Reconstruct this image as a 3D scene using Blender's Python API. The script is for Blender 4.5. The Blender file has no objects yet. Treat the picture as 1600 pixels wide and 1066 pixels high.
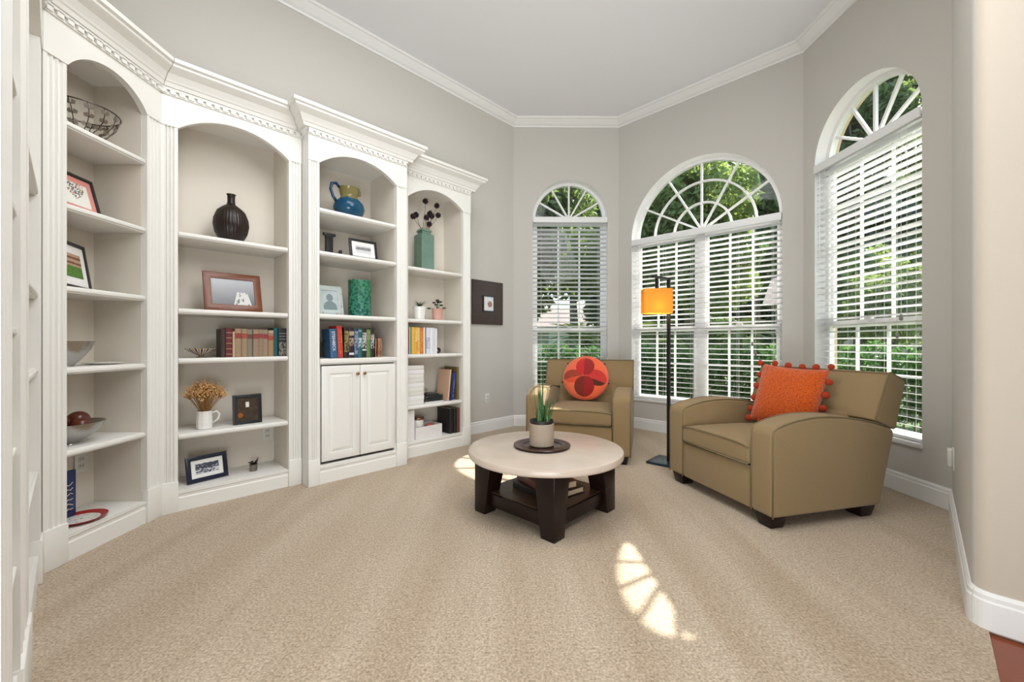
import bpy, bmesh, math, random
import numpy as np
from mathutils import Vector, Matrix
R = math.radians
S = bpy.context.scene
COL = S.collection

# ------------------------------------------------------------------ camera, sky, sun, fill, exposure
cam_d = bpy.data.cameras.new('camera'); cam = bpy.data.objects.new('camera', cam_d); COL.objects.link(cam)
cam.location = (0, 0, 1.1); cam.rotation_euler = (R(90), 0, 0)
cam_d.sensor_fit = 'HORIZONTAL'; cam_d.sensor_width = 36; cam_d.lens = 14.503; cam_d.shift_y = 0.00144
cam_d.clip_start = .02; cam_d.clip_end = 300
S.camera = cam
S.view_settings.view_transform = 'Standard'; S.view_settings.look = 'None'; S.view_settings.gamma = 1
S.view_settings.use_curve_mapping = False
S.view_settings.exposure = 0.50
SUN_DIR = Vector((-.795, -.49, -1)).normalized()
w = bpy.data.worlds.new('sky'); S.world = w; w.use_nodes = True
nt = w.node_tree; bg = nt.nodes['Background']
sky = nt.nodes.new('ShaderNodeTexSky'); sky.sky_type = 'NISHITA'; sky.sun_disc = False
sky.sun_elevation = R(46.9); sky.sun_rotation = math.atan2(.795, .49); sky.air_density = 1.0; sky.dust_density = 2.0
nt.links.new(sky.outputs[0], bg.inputs[0]); bg.inputs[1].default_value = .45
sd = bpy.data.lights.new('sun', 'SUN'); sd.energy = 9.5; sd.angle = R(.55); sd.color = (1, .97, .91)
so = bpy.data.objects.new('sun', sd); COL.objects.link(so); so.rotation_euler = SUN_DIR.to_track_quat('-Z', 'Y').to_euler()
so.location = (8, 6, 12)
def area(name, loc, target, size, energy, color=(1, 1, 1)):
    d = bpy.data.lights.new(name, 'AREA'); d.shape = 'RECTANGLE'; d.size, d.size_y = size; d.energy = energy; d.color = color
    o = bpy.data.objects.new(name, d); COL.objects.link(o); o.location = loc
    o.rotation_euler = (Vector(target) - Vector(loc)).to_track_quat('-Z', 'Y').to_euler(); return o
area('added_fill_light', (1.15, .70, 3.3), (-2.2, 2.9, 1.3), (1.4, 1.4), 34, (.97, .985, 1))  # added fill without a fixture, brightens the bookcases from the upper right
area('added_fill_light', (-.2, -1.2, .5), (-.9, 2.2, 4.0), (2.4, 1.6), 94, (.90, .95, 1))  # low fill added behind the camera, aimed up to brighten the ceiling
area('added_overhead_fill', (-.2, 1.7, 3.98), (-.2, 1.9, 0), (2.0, 1.6), 40, (.97, .985, 1))  # unseen overhead fill added for brightness, no lamp hangs here

# ------------------------------------------------------------------ materials
MATS = {}
def mat(name, col, rough=.6, metal=0, bump=0, bscale=60, var=0, vscale=6, spec=.5, sheen=0, trans=0, emit=None, es=0, coat=0):
    if name in MATS: return MATS[name]
    m = bpy.data.materials.new(name); m.use_nodes = True; MATS[name] = m
    n = m.node_tree; b = n.nodes['Principled BSDF']
    b.inputs['Base Color'].default_value = (*col, 1); b.inputs['Roughness'].default_value = rough
    b.inputs['Metallic'].default_value = metal; b.inputs['Specular IOR Level'].default_value = spec
    if sheen: b.inputs['Sheen Weight'].default_value = sheen
    if coat: b.inputs['Coat Weight'].default_value = coat
    if trans: b.inputs['Transmission Weight'].default_value = trans
    if emit: b.inputs['Emission Color'].default_value = (*emit, 1); b.inputs['Emission Strength'].default_value = es
    tc = n.nodes.new('ShaderNodeTexCoord')
    if var:
        no = n.nodes.new('ShaderNodeTexNoise'); no.inputs['Scale'].default_value = vscale; no.inputs['Detail'].default_value = 4
        n.links.new(tc.outputs['Object'], no.inputs['Vector'])
        mx = n.nodes.new('ShaderNodeMix'); mx.data_type = 'RGBA'
        mx.inputs[6].default_value = (*[max(0, c*(1-var)) for c in col], 1); mx.inputs[7].default_value = (*[min(1, c*(1+var)) for c in col], 1)
        n.links.new(no.outputs[0], mx.inputs[0]); n.links.new(mx.outputs[2], b.inputs['Base Color'])
    if bump:
        no = n.nodes.new('ShaderNodeTexNoise'); no.inputs['Scale'].default_value = bscale; no.inputs['Detail'].default_value = 3
        n.links.new(tc.outputs['Object'], no.inputs['Vector'])
        bp = n.nodes.new('ShaderNodeBump'); bp.inputs['Strength'].default_value = bump; bp.inputs['Distance'].default_value = .01
        n.links.new(no.outputs[0], bp.inputs['Height']); n.links.new(bp.outputs[0], b.inputs['Normal'])
    return m

class X:
    """tiny arithmetic wrapper over math nodes"""
    def __init__(s, n, sock): s.n, s.s = n, sock
    def _m(s, op, o=None, swap=False):
        k = s.n.nodes.new('ShaderNodeMath'); k.operation = op
        a, b = (0, 1) if not swap else (1, 0)
        s.n.links.new(s.s, k.inputs[a])
        if o is not None:
            if isinstance(o, X): s.n.links.new(o.s, k.inputs[b])
            else: k.inputs[b].default_value = o
        return X(s.n, k.outputs[0])
    def __add__(s, o): return s._m('ADD', o)
    def __sub__(s, o): return s._m('SUBTRACT', o)
    def __rsub__(s, o): return s._m('SUBTRACT', o, True)
    def __mul__(s, o): return s._m('MULTIPLY', o)
    def __truediv__(s, o): return s._m('DIVIDE', o)
    def __lt__(s, o): return s._m('LESS_THAN', o)
    def __gt__(s, o): return s._m('GREATER_THAN', o)
    def max(s, o): return s._m('MAXIMUM', o)
    def min(s, o): return s._m('MINIMUM', o)
    def abs(s): return s._m('ABSOLUTE')
    def sin(s): return s._m('SINE')
def patmat(name, build, rough=.5, bump=0, bscale=100, spec=.4, sheen=0):
    """build(n, x, y, z, mix, noise) -> colour socket; x,y,z are object coordinates in metres"""
    if name in MATS: return MATS[name]
    m = bpy.data.materials.new(name); m.use_nodes = True; MATS[name] = m
    n = m.node_tree; b = n.nodes['Principled BSDF']; b.inputs['Roughness'].default_value = rough
    b.inputs['Specular IOR Level'].default_value = spec
    if sheen: b.inputs['Sheen Weight'].default_value = sheen
    tc = n.nodes.new('ShaderNodeTexCoord'); sp = n.nodes.new('ShaderNodeSeparateXYZ'); n.links.new(tc.outputs['Object'], sp.inputs[0])
    def mix(f, a, c):
        k = n.nodes.new('ShaderNodeMix'); k.data_type = 'RGBA'
        for i, v in ((0, f), (6, a), (7, c)):
            if isinstance(v, X): n.links.new(v.s, k.inputs[i])
            elif isinstance(v, (tuple, list)): k.inputs[i].default_value = (*v, 1)
            elif isinstance(v, (int, float)): k.inputs[i].default_value = v
            else: n.links.new(v, k.inputs[i])
        return k.outputs[2]
    def noise(scale, detail=3, stretch=(1, 1, 1)):
        mp = n.nodes.new('ShaderNodeMapping'); mp.inputs['Scale'].default_value = stretch
        n.links.new(tc.outputs['Object'], mp.inputs[0])
        k = n.nodes.new('ShaderNodeTexNoise'); k.inputs['Scale'].default_value = scale; k.inputs['Detail'].default_value = detail
        n.links.new(mp.outputs[0], k.inputs['Vector']); return X(n, k.outputs[0])
    c = build(n, X(n, sp.outputs[0]), X(n, sp.outputs[1]), X(n, sp.outputs[2]), mix, noise)
    n.links.new(c, b.inputs['Base Color'])
    if bump:
        no = noise(bscale); bp = n.nodes.new('ShaderNodeBump'); bp.inputs['Strength'].default_value = bump; bp.inputs['Distance'].default_value = .01
        n.links.new(no.s, bp.inputs['Height']); n.links.new(bp.outputs[0], b.inputs['Normal'])
    return m

WALL = mat('wall_paint_greige', (.57, .548, .502), .85, bump=.06, bscale=220, var=.015, vscale=2)
WALLE = mat('hall_wall_paint_beige', (.54, .475, .39), .85, bump=.06, bscale=220)
CEIL = mat('ceiling_paint_white', (.80, .805, .815), .9)
TRIM = mat('trim_paint_white', (.82, .815, .79), .38)
CASE = mat('bookcase_paint_white', (.80, .785, .74), .42)
CASEB = mat('bookcase_interior_shade_tint', (.72, .665, .575), .55, var=.02)  # warm shade inside the white cases put into this cream colour
STUC = mat('outside_stucco_beige', (.62, .47, .32), .9, bump=.3, bscale=120)
BLIND = mat('blind_slat_white', (.80, .80, .79), .45)
def glassmat(name, tint, refl=1.0):
    m = bpy.data.materials.new(name); m.use_nodes = True; n = m.node_tree; n.nodes.clear()
    o = n.nodes.new('ShaderNodeOutputMaterial'); t = n.nodes.new('ShaderNodeBsdfTransparent'); g = n.nodes.new('ShaderNodeBsdfGlossy')
    t.inputs[0].default_value = (*tint, 1); g.inputs['Roughness'].default_value = .02
    f = n.nodes.new('ShaderNodeFresnel'); f.inputs[0].default_value = 1.35; mx = n.nodes.new('ShaderNodeMixShader')
    ge = n.nodes.new('ShaderNodeNewGeometry'); mu = n.nodes.new('ShaderNodeMath'); mu.operation = 'SUBTRACT'; mu.use_clamp = True
    n.links.new(f.outputs[0], mu.inputs[0]); n.links.new(ge.outputs['Backfacing'], mu.inputs[1])
    n.links.new(mu.outputs[0], mx.inputs[0]); n.links.new(t.outputs[0], mx.inputs[1]); n.links.new(g.outputs[0], mx.inputs[2]); n.links.new(mx.outputs[0], o.inputs[0])
    MATS[name] = m; return m
GLASS = glassmat('window_glass', (.96, .97, .96))
BLACK = mat('black_lacquer', (.012, .012, .014), .35)
def carpet_build(n, x, y, z, mix, noise):
    sp = (noise(105, 2)-.5)*3.2+.5; sp2 = (noise(38, 3)-.5)*1.6+.5
    c = mix((sp*.65+sp2*.35).max(0).min(1), (.37, .285, .195), (.78, .655, .51))
    def rot_noise(ang, sx, sy, sc):
        mp = n.nodes.new('ShaderNodeMapping'); mp.inputs['Rotation'].default_value = (0, 0, R(ang)); mp.inputs['Scale'].default_value = (sx, sy, 1)
        tc = n.nodes.new('ShaderNodeTexCoord'); n.links.new(tc.outputs['Object'], mp.inputs[0])
        k = n.nodes.new('ShaderNodeTexNoise'); k.inputs['Scale'].default_value = sc; k.inputs['Detail'].default_value = 2.5; n.links.new(mp.outputs[0], k.inputs['Vector'])
        return ((X(n, k.outputs[0])-.5)*6+.5).max(0).min(1)
    big = (noise(.9, 2)-.5)*3+.5
    v = rot_noise(25, 2.6, .28, 1.5)*.34+rot_noise(-38, 2.4, .30, 1.6)*.33+big.max(0).min(1)*.33
    c2 = mix(v, (.73, .675, .60), (1, 1, 1))
    k = n.nodes.new('ShaderNodeMix'); k.data_type = 'RGBA'; k.blend_type = 'MULTIPLY'; k.inputs[0].default_value = .8
    n.links.new(c, k.inputs[6]); n.links.new(c2, k.inputs[7]); return k.outputs[2]
CARPET = patmat('carpet_beige', carpet_build, .97, bump=1.0, bscale=120, spec=.05, sheen=.2)
def wood_build(a, b_, sx=(1, 14, 14), sc=4):
    def f(n, x, y, z, mix, noise): return mix(noise(sc, 4, sx), a, b_)
    return f
PLANK = patmat('cherry_plank_floor', lambda n, x, y, z, mix, noise: mix(((((x - y) * 8.5).sin()).abs() < .05), mix(noise(3, 4, (1, 1, 1)), (.15, .028, .010), (.28, .075, .028)), (.06, .012, .006)), .25)
ESPR = patmat('espresso_wood', wood_build((.006, .003, .0025), (.018, .008, .006), (3, 3, 22), 3), .28, spec=.3)
SHELFW = patmat('table_shelf_wood', wood_build((.045, .025, .016), (.15, .095, .06), (2, 16, 2), 3), .3)
FAB = patmat('olive_tan_upholstery', lambda n, x, y, z, mix, noise: mix(noise(420, 1), (.225, .152, .070), (.335, .238, .120)), .85, bump=.25, bscale=500, spec=.2, sheen=.15)
PIPE = mat('upholstery_piping', (.20, .15, .075), .8)

# ------------------------------------------------------------------ mesh helpers
class BM:
    def __init__(s): s.v, s.f, s.m = [], [], []; s.mi = 0; s.T = Matrix()
    def add(s, vs, fs, mi=None):
        b = len(s.v); s.v += [tuple(s.T @ Vector(v)) for v in vs]
        for f in fs: s.f.append([b + i for i in f]); s.m.append(s.mi if mi is None else mi)
        return s
    def box(s, x0, x1, y0, y1, z0, z1, mi=None):
        return s.add([(x0,y0,z0),(x1,y0,z0),(x1,y1,z0),(x0,y1,z0),(x0,y0,z1),(x1,y0,z1),(x1,y1,z1),(x0,y1,z1)],
                     [(0,3,2,1),(4,5,6,7),(0,1,5,4),(1,2,6,5),(2,3,7,6),(3,0,4,7)], mi)
    def prism(s, pts, a0, a1, axis='z', mi=None):
        """polygon pts extruded along axis; pts are (x,y) for z, (x,z) for y, (y,z) for x"""
        def P(p, a): return {'z': (p[0], p[1], a), 'y': (p[0], a, p[1]), 'x': (a, p[0], p[1])}[axis]
        n = len(pts); vs = [P(p, a0) for p in pts] + [P(p, a1) for p in pts]
        fs = [tuple(range(n))[::-1], tuple(range(n, 2*n))] + [(i, (i+1) % n, n+(i+1) % n, n+i) for i in range(n)]
        return s.add(vs, fs, mi)
    def frustum(s, c0, h0, c1, h1, mi=None):
        (x,y,z),(a,b),(X_,Y_,Z_),(A,B) = c0, h0, c1, h1
        return s.add([(x-a,y-b,z),(x+a,y-b,z),(x+a,y+b,z),(x-a,y+b,z),(X_-A,Y_-B,Z_),(X_+A,Y_-B,Z_),(X_+A,Y_+B,Z_),(X_-A,Y_+B,Z_)],
                     [(0,3,2,1),(4,5,6,7),(0,1,5,4),(1,2,6,5),(2,3,7,6),(3,0,4,7)], mi)
    def lathe(s, prof, n=32, c=(0, 0, 0), mi=None, sx=1, sy=1):
        vs, fs = [], []
        for r, z in prof:
            for i in range(n):
                a = 2*math.pi*i/n; vs.append((c[0]+r*math.cos(a)*sx, c[1]+r*math.sin(a)*sy, c[2]+z))
        for j in range(len(prof)-1):
            for i in range(n):
                k = (i+1) % n; fs.append((j*n+i, j*n+k, (j+1)*n+k, (j+1)*n+i))
        if prof[0][0] > 1e-5: fs.append(tuple(range(n))[::-1])
        if prof[-1][0] > 1e-5: fs.append(tuple((len(prof)-1)*n+i for i in range(n)))
        return s.add(vs, fs, mi)
    def tube(s, pts, r, n=8, mi=None, closed=False):
        pts = [Vector(p) for p in pts]; N = len(pts); rs = r if isinstance(r, (list, tuple)) else [r]*N
        vs, fs = [], []; up = None
        for i, p in enumerate(pts):
            t = ((pts[(i+1) % N] - pts[i-1]) if closed else (pts[min(i+1, N-1)] - pts[max(i-1, 0)])).normalized()
            if up is None: up = Vector((0,0,1)) if abs(t.z) < .9 else Vector((1,0,0))
            a = t.cross(up).normalized(); up = a.cross(t).normalized()
            for k in range(n):
                q = 2*math.pi*k/n; vs.append(p + (a*math.cos(q) + up*math.sin(q))*rs[i])
        for i in range(N if closed else N-1):
            for k in range(n):
                l = (k+1) % n; j = (i+1) % N; fs.append((i*n+k, i*n+l, j*n+l, j*n+k))
        if not closed: fs += [tuple(range(n))[::-1], tuple((N-1)*n+k for k in range(n))]
        return s.add(vs, fs, mi)
    def sphere(s, c, r, n=12, mi=None, sc=(1, 1, 1)):
        prof = [(math.sin(math.pi*i/n), -math.cos(math.pi*i/n)) for i in range(n+1)]
        vs, fs = [], []; m = n*2
        for pr, pz in prof:
            for i in range(m):
                a = 2*math.pi*i/m; vs.append((c[0]+pr*math.cos(a)*r*sc[0], c[1]+pr*math.sin(a)*r*sc[1], c[2]+pz*r*sc[2]))
        for j in range(n):
            for i in range(m): k = (i+1) % m; fs.append((j*m+i, j*m+k, (j+1)*m+k, (j+1)*m+i))
        return s.add(vs, fs, mi)
    def sweep(s, prof, path, pre=None, post=None, mi=None, cap=True):
        """profile (outward, z) swept along a plan path; outward = right-hand side; pre/post: neighbour directions for mitred ends"""
        P = [Vector((p[0], p[1])) for p in path]; D = [(P[i+1]-P[i]).normalized() for i in range(len(P)-1)]
        dirs = [Vector(pre).normalized() if pre else D[0]] + D + [Vector(post).normalized() if post else D[-1]]
        vs, fs = [], []; n = len(prof)
        for i, p in enumerate(P):
            n1 = Vector((dirs[i].y, -dirs[i].x)); n2 = Vector((dirs[i+1].y, -dirs[i+1].x)); m = (n1+n2)/(1+n1.dot(n2))
            for o, z in prof: vs.append((p.x+m.x*o, p.y+m.y*o, z))
        for i in range(len(P)-1):
            for k in range(n): l = (k+1) % n; fs.append((i*n+k, (i+1)*n+k, (i+1)*n+l, i*n+l))
        if cap: fs += [tuple(range(n)), tuple((len(P)-1)*n+k for k in range(n))[::-1]]
        return s.add(vs, fs, mi)
    def ribbon(s, path, w0, w1, y0, y1, closed=False, mi=None):
        """bar following an (x,z) path, spanning offsets w0..w1 (left side +), depth y0..y1, mitred"""
        P = [Vector(p) for p in path]; N = len(P); vs, fs = [], []
        for i in range(N):
            a = P[i]-P[i-1] if (i > 0 or closed) else P[1]-P[0]; b = P[(i+1) % N]-P[i] if (i < N-1 or closed) else P[-1]-P[-2]
            a.normalize(); b.normalize(); n1 = Vector((-a.y, a.x)); n2 = Vector((-b.y, b.x)); m = (n1+n2)/(1+n1.dot(n2))
            for w_, y in ((w0,y0),(w1,y0),(w1,y1),(w0,y1)): q = P[i]+m*w_; vs.append((q.x, y, q.y))
        for i in range(N if closed else N-1):
            j = (i+1) % N
            for k in range(4): l = (k+1) % 4; fs.append((i*4+k, j*4+k, j*4+l, i*4+l))
        if not closed: fs += [(0,1,2,3), tuple((N-1)*4+k for k in (3,2,1,0))]
        return s.add(vs, fs, mi)
    def obj(s, name, m, parent=None, bevel=0, seg=2, smooth=0, sub=0):
        me = bpy.data.meshes.new(name); me.from_pydata(s.v, [], s.f)
        ms = m if isinstance(m, (list, tuple)) else [m]
        for k in ms: me.materials.append(k)
        if len(ms) > 1: me.polygons.foreach_set('material_index', s.m)
        b = bmesh.new(); b.from_mesh(me); bmesh.ops.remove_doubles(b, verts=b.verts, dist=1e-6); bmesh.ops.recalc_face_normals(b, faces=b.faces); b.to_mesh(me); b.free()
        o = bpy.data.objects.new(name, me); COL.objects.link(o)
        if parent: o.parent = parent
        if bevel:
            k = o.modifiers.new('bevel', 'BEVEL'); k.width = bevel; k.segments = seg; k.limit_method = 'ANGLE'; k.angle_limit = R(35); smooth = smooth or 50
        if sub: k = o.modifiers.new('sub', 'SUBSURF'); k.levels = k.render_levels = sub; smooth = smooth or 180
        if smooth:
            me.shade_smooth(); 
            if smooth < 180: me.set_sharp_from_angle(angle=R(smooth)) if not bevel else None
        return o
def tag(o, label, cat, group=None, kind=None):
    o['label'] = label; o['category'] = cat
    if group: o['group'] = group
    if kind: o['kind'] = kind
    return o
def thing(name, label, cat, loc=(0,0,0), rz=0, group=None, kind=None):
    o = bpy.data.objects.new(name, None); COL.objects.link(o); o.empty_display_size = .1
    o.location = loc; o.rotation_euler = (0, 0, rz); return tag(o, label, cat, group, kind)
def struct(o): o['kind'] = 'structure'; return o

# ------------------------------------------------------------------ plan of the room (metres; camera stands at the origin)
EX = Vector((.69993, .71421)); EY = Vector((-.71421, .69993))        # along the bookcase wall, into that wall
LA = Vector((.0190, 5.4485)); AB = Vector((1.4143, 5.4626)); BC = Vector((2.8586, 4.0471)); CR = Vector((2.8723, 2.6938)); DE = Vector((1.800, 1.612))
L0 = LA - EX*4.45
EEND = DE + Vector((.714, -.70))*3.6
NL1 = L0 - EY*2.9; F1 = Vector((-4.4, -3.0)); F2 = Vector((.6, -6.2))
ZC = 4.035
def wallframe(a, b):
    d = (b-a).normalized(); return a, d, Vector((-d.y, d.x)), (b-a).length
def WM(a, d): # matrix of a frame: x along d, y outward, z up
    return Matrix(((d.x, -d.y, 0, a.x), (d.y, d.x, 0, a.y), (0, 0, 1, 0), (0, 0, 0, 1)))
def plain_wall(name, a, b, m=WALL, T=.12, ext0=0, ext1=0, z1=ZC):
    a, d, o, L = wallframe(a, b); k = BM().box(-ext0, L+ext1, 0, T, -.02, z1); ob = k.obj(name, m); ob.matrix_world = WM(a, d); return struct(ob)
plain_wall('wall_left', L0, LA, ext0=.12, ext1=0)
plain_wall('wall_near_left', NL1, L0)
plain_wall('wall_foyer_left', F1, NL1); plain_wall('wall_foyer_back', F2, F1, WALLE); plain_wall('wall_foyer_right', EEND, F2, WALLE)

# windows: (wall start, wall end, centre along wall, radius, spring z, columns)
SILL = .385; TW = .215
WIN = [('rear', LA, AB, .7505, .497, 2.757, 1), ('middle', AB, BC, 1.0145, .830, 2.415, 2), ('right', BC, CR, .654, .505, 2.757, 1)]
def arch_wall(name, a, b, xc, r, sp):
    a, d, o, L = wallframe(a, b); k = BM(); N = 40
    def slab(x0, x1, z0, z1):
        for y, mi in ((0, 0), (TW, 2)): k.add([(x0,y,z0),(x1,y,z0),(x1,y,z1),(x0,y,z1)], [(0,1,2,3)], mi)
    slab(0, xc-r, 0, SILL); slab(0, xc-r, SILL, sp); slab(0, xc-r, sp, ZC); slab(xc+r, L, 0, SILL); slab(xc+r, L, SILL, sp); slab(xc+r, L, sp, ZC); slab(xc-r, xc+r, 0, SILL)
    A = [(xc-r*math.cos(math.pi*i/N), sp+r*math.sin(math.pi*i/N)) for i in range(N+1)]
    for (x0, z0), (x1, z1) in zip(A, A[1:]):
        for y, mi in ((0, 0), (TW, 2)): k.add([(x0,y,z0),(x1,y,z1),(x1,y,ZC),(x0,y,ZC)], [(0,1,2,3)], mi)
    path = [(xc-r, SILL)] + A + [(xc+r, SILL)]
    for (x0, z0), (x1, z1) in zip(path, path[1:] + path[:1]):
        k.add([(x0,0,z0),(x1,0,z1),(x1,.135,z1),(x0,.135,z0)], [(0,1,2,3)], 1)
        k.add([(x0,.135,z0),(x1,.135,z1),(x1,TW,z1),(x0,TW,z0)], [(0,1,2,3)], 2)
    k.add([(0,0,0),(0,TW,0),(0,TW,ZC),(0,0,ZC),(L,0,0),(L,TW,0),(L,TW,ZC),(L,0,ZC)], [(0,1,2,3),(4,5,6,7),(0,1,5,4),(3,2,6,7)], 0)
    # outside corner fillers
    k.add([(0,TW,0),(-.09,TW,0),(-.09,TW,ZC),(0,TW,ZC)], [(0,1,2,3)], 2); k.add([(L,TW,0),(L+.09,TW,0),(L+.09,TW,ZC),(L,TW,ZC)], [(0,1,2,3)], 2)
    ob = k.obj(name, [WALL, TRIM, STUC]); ob.matrix_world = WM(a, d); return struct(ob)
def window(i, side, a, b, xc, r, sp, cols):
    a, d, o, L = wallframe(a, b)
    t = bpy.data.objects.new('window_%d' % i, None); COL.objects.link(t); t.matrix_world = WM(a + d*xc, d); struct(t)
    y0, y1 = .10, .155; N = 40; fw = .042
    arc = lambda rr, a0=0, a1=math.pi, n=N: [(-rr*math.cos(a0+(a1-a0)*j/n), sp+rr*math.sin(a0+(a1-a0)*j/n)) for j in range(n+1)]
    BM().ribbon([(-r, SILL)] + arc(r)[0:] + [(r, SILL)], -fw, 0, y0, y1, closed=True).box(-r+.01, r-.01, y0, y1, sp-.05, sp+.035).obj('window_frame', TRIM, t)
    k = BM(); n = 5
    for j in range(1, n+1):
        q = math.pi*j/(n+1); c, s_ = math.cos(q), math.sin(q)
        k.ribbon([(-c*.03, sp+s_*.03), (-c*(r-.02), sp+s_*(r-.02))], -.011, .011, y0+.015, y1-.015)
    if cols == 2:
        for rr in (.39*r, .69*r): k.ribbon(arc(rr), -.011, .011, y0+.013, y1-.013)
    k.lathe([(.05, 0), (.05, .02), (.0, .03)], 16) if False else None
    k.obj('fanlight_muntin', TRIM, t)
    kp = BM().prism([(x, z) for x, z in arc(r-.03)], y0+.026, y0+.030, 'y'); kp.obj('fanlight_pane', GLASS, t)
    MEET = 1.265
    halves = [(-r+fw-.005, r-fw+.005)] if cols == 1 else [(-r+fw-.005, -.045), (.045, r-fw+.005)]
    if cols == 2: BM().box(-.05, .05, y0-.008, y1+.01, SILL, sp).obj('mullion', TRIM, t)
    rows = 4 if cols == 1 else 3
    for h0, h1 in halves:
        top = sp-.045
        for nm, z0, z1, ya, nr in (('upper_sash', MEET-.03, top, .025, rows), ('lower_sash', SILL+.005, MEET+.03, 0, 2)):
            ya += y0 - (.012 if nm == 'lower_sash' else 0)
            sf = .032
            sash = BM().ribbon([(h0, z0), (h0, z1), (h1, z1), (h1, z0)], -sf, 0, ya, ya+.03, closed=True)
            if nm == 'lower_sash': sash.box(h0, h1, ya-.012, ya+.02, z1-.045, z1).box((h0+h1)/2-.03, (h0+h1)/2+.03, ya-.03, ya, z1-.005, z1+.012)
            so_ = sash.obj(nm, TRIM, t)
            m = BM()
            for c in (1, 2): x = h0+sf+(h1-h0-2*sf)*c/3; m.box(x-.01, x+.01, ya+.006, ya+.024, z0+sf, z1-sf)
            for c in range(1, nr):
                z = z0+sf+(z1-z0-2*sf)*c/nr; m.box(h0+sf, h1-sf, ya+.007, ya+.023, z-.010, z+.010)
            m.obj('muntin', TRIM, so_)
            BM().box(h0+.01, h1-.01, ya+.013, ya+.017, z0+.01, z1-.01).obj('pane', GLASS, so_)
    BM().box(-r-.005, r+.005, -.018, .10, SILL-.03, SILL+.004).obj('window_sill', mat('sill_marble_white', (.78, .76, .73), .3, var=.05, vscale=12), t, bevel=.004)
    return t
def blind(side, a, b, xc, r, sp, cols, label):
    a, d, o, L = wallframe(a, b); c = a + d*xc
    t = thing('window_blind', label, 'blind', (c.x, c.y, 0), 0); t.matrix_world = WM(c, d)
    W = r-.008; top = sp
    BM().box(-W-.002, W+.002, -.016, .004, top-.072, top+.002).box(-W, W, .006, .06, top-.05, top-.004).obj('head_rail', BLIND, t, bevel=.003)
    k = BM(); z = top-.100; zb = SILL+.055; pitch = .0585; w2 = .0315; tilt = R(9)
    segs = [(-W, W)] if cols == 1 else [(-W, -.006), (.006, W)]
    while z > zb:
        for s0, s1 in segs:
            ya, yb = .042-w2*math.cos(tilt), .042+w2*math.cos(tilt); dz = w2*math.sin(tilt)
            k.prism([(ya, z+dz-.0014), (.042, z-.0014+.002), (yb, z-dz-.0014), (yb, z-dz+.0014), (.042, z+.0014+.002), (ya, z+dz+.0014)], s0, s1, 'x')
        z -= pitch
    k.obj('slats', BLIND, t)
    k = BM()
    for s0, s1 in segs: k.box(s0, s1, .014, .07, SILL+.008, SILL+.032)
    k.obj('bottom_rail', BLIND, t, bevel=.004)
    k = BM(); xs = [-.78*W, -.27*W, .27*W, .78*W] if cols == 1 else [-.9*W, -.5*W, -.1*W, .1*W, .5*W, .9*W]
    for x in xs:
        for y in (.008, .076): k.tube([(x, y, top-.06), (x, y, SILL+.02)], .0011, 5)
    k.obj('ladder_cord', BLIND, t)
    if side != 'rear':
        x = .72*W
        for j, (dx, zz) in enumerate(((0, 1.30), (-.03, 1.17))):
            z0 = zz if side == 'right' else 1.0+.1*j
            BM().tube([(x+dx, -.006, top-.08), (x+dx, -.006, z0)], .0014, 5).obj('lift_cord', BLIND, t)
            BM().lathe([(.002, .02), (.009, .012), (.012, -.02), (.004, -.03)], 12, (x+dx, -.006, z0-.01)).obj('cord_tassel', mat('tassel_grey', (.25, .22, .2), .6), t, smooth=60)
        BM().tube([(-.88*W, -.006, top-.08), (-.88*W, -.006, top-.95)], .004, 8).obj('tilt_wand', BLIND, t)
    return t
bl = {'rear': 'white slatted blind under the arch of the narrow window behind the round cushion chair',
      'middle': 'widest white slatted blind in the big arched window behind the floor lamp',
      'right': 'white slatted blind with hanging cord tassels in the right-hand arched window'}
for i, (side, a, b, xc, r, sp, cols) in enumerate(WIN):
    arch_wall('wall_bay_' + side, a, b, xc, r, sp); window(i+1, side, a, b, xc, r, sp, cols); blind(side, a, b, xc, r, sp, cols, bl[side])

# right wall with rounded outside corner into the hall
def rounded(name):
    d1 = (DE-CR).normalized(); d2 = (EEND-DE).normalized(); rr = .06
    n1 = Vector((d1.y, -d1.x)); n2 = Vector((d2.y, -d2.x))      # room side normals
    tl = rr; P1 = DE - d1*tl; P2 = DE + d2*tl; c = P1 - n1*rr
    a1 = math.atan2(n1.y, n1.x); a2 = math.atan2(n2.y, n2.x)
    while a2 - a1 > math.pi: a2 -= 2*math.pi
    while a1 - a2 > math.pi: a2 += 2*math.pi
    arc = [c + Vector((math.cos(a1+(a2-a1)*j/10), math.sin(a1+(a2-a1)*j/10)))*rr for j in range(11)]
    return CR, arc, EEND, d1, d2, n1, n2
_, ARC, _, d1, d2, n1, n2 = rounded('x')
kk = BM().sweep([(0, -.02), (0, ZC), (-.12, ZC), (-.12, -.02)], [CR] + [p for p in ARC[:5]], cap=True)
struct(kk.obj('wall_right', WALL, smooth=40))
kk = BM().sweep([(0, -.02), (0, ZC), (-.12, ZC), (-.12, -.02)], [p for p in ARC[4:]] + [EEND], cap=True)
struct(kk.obj('wall_hall', WALLE, smooth=40))

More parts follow.
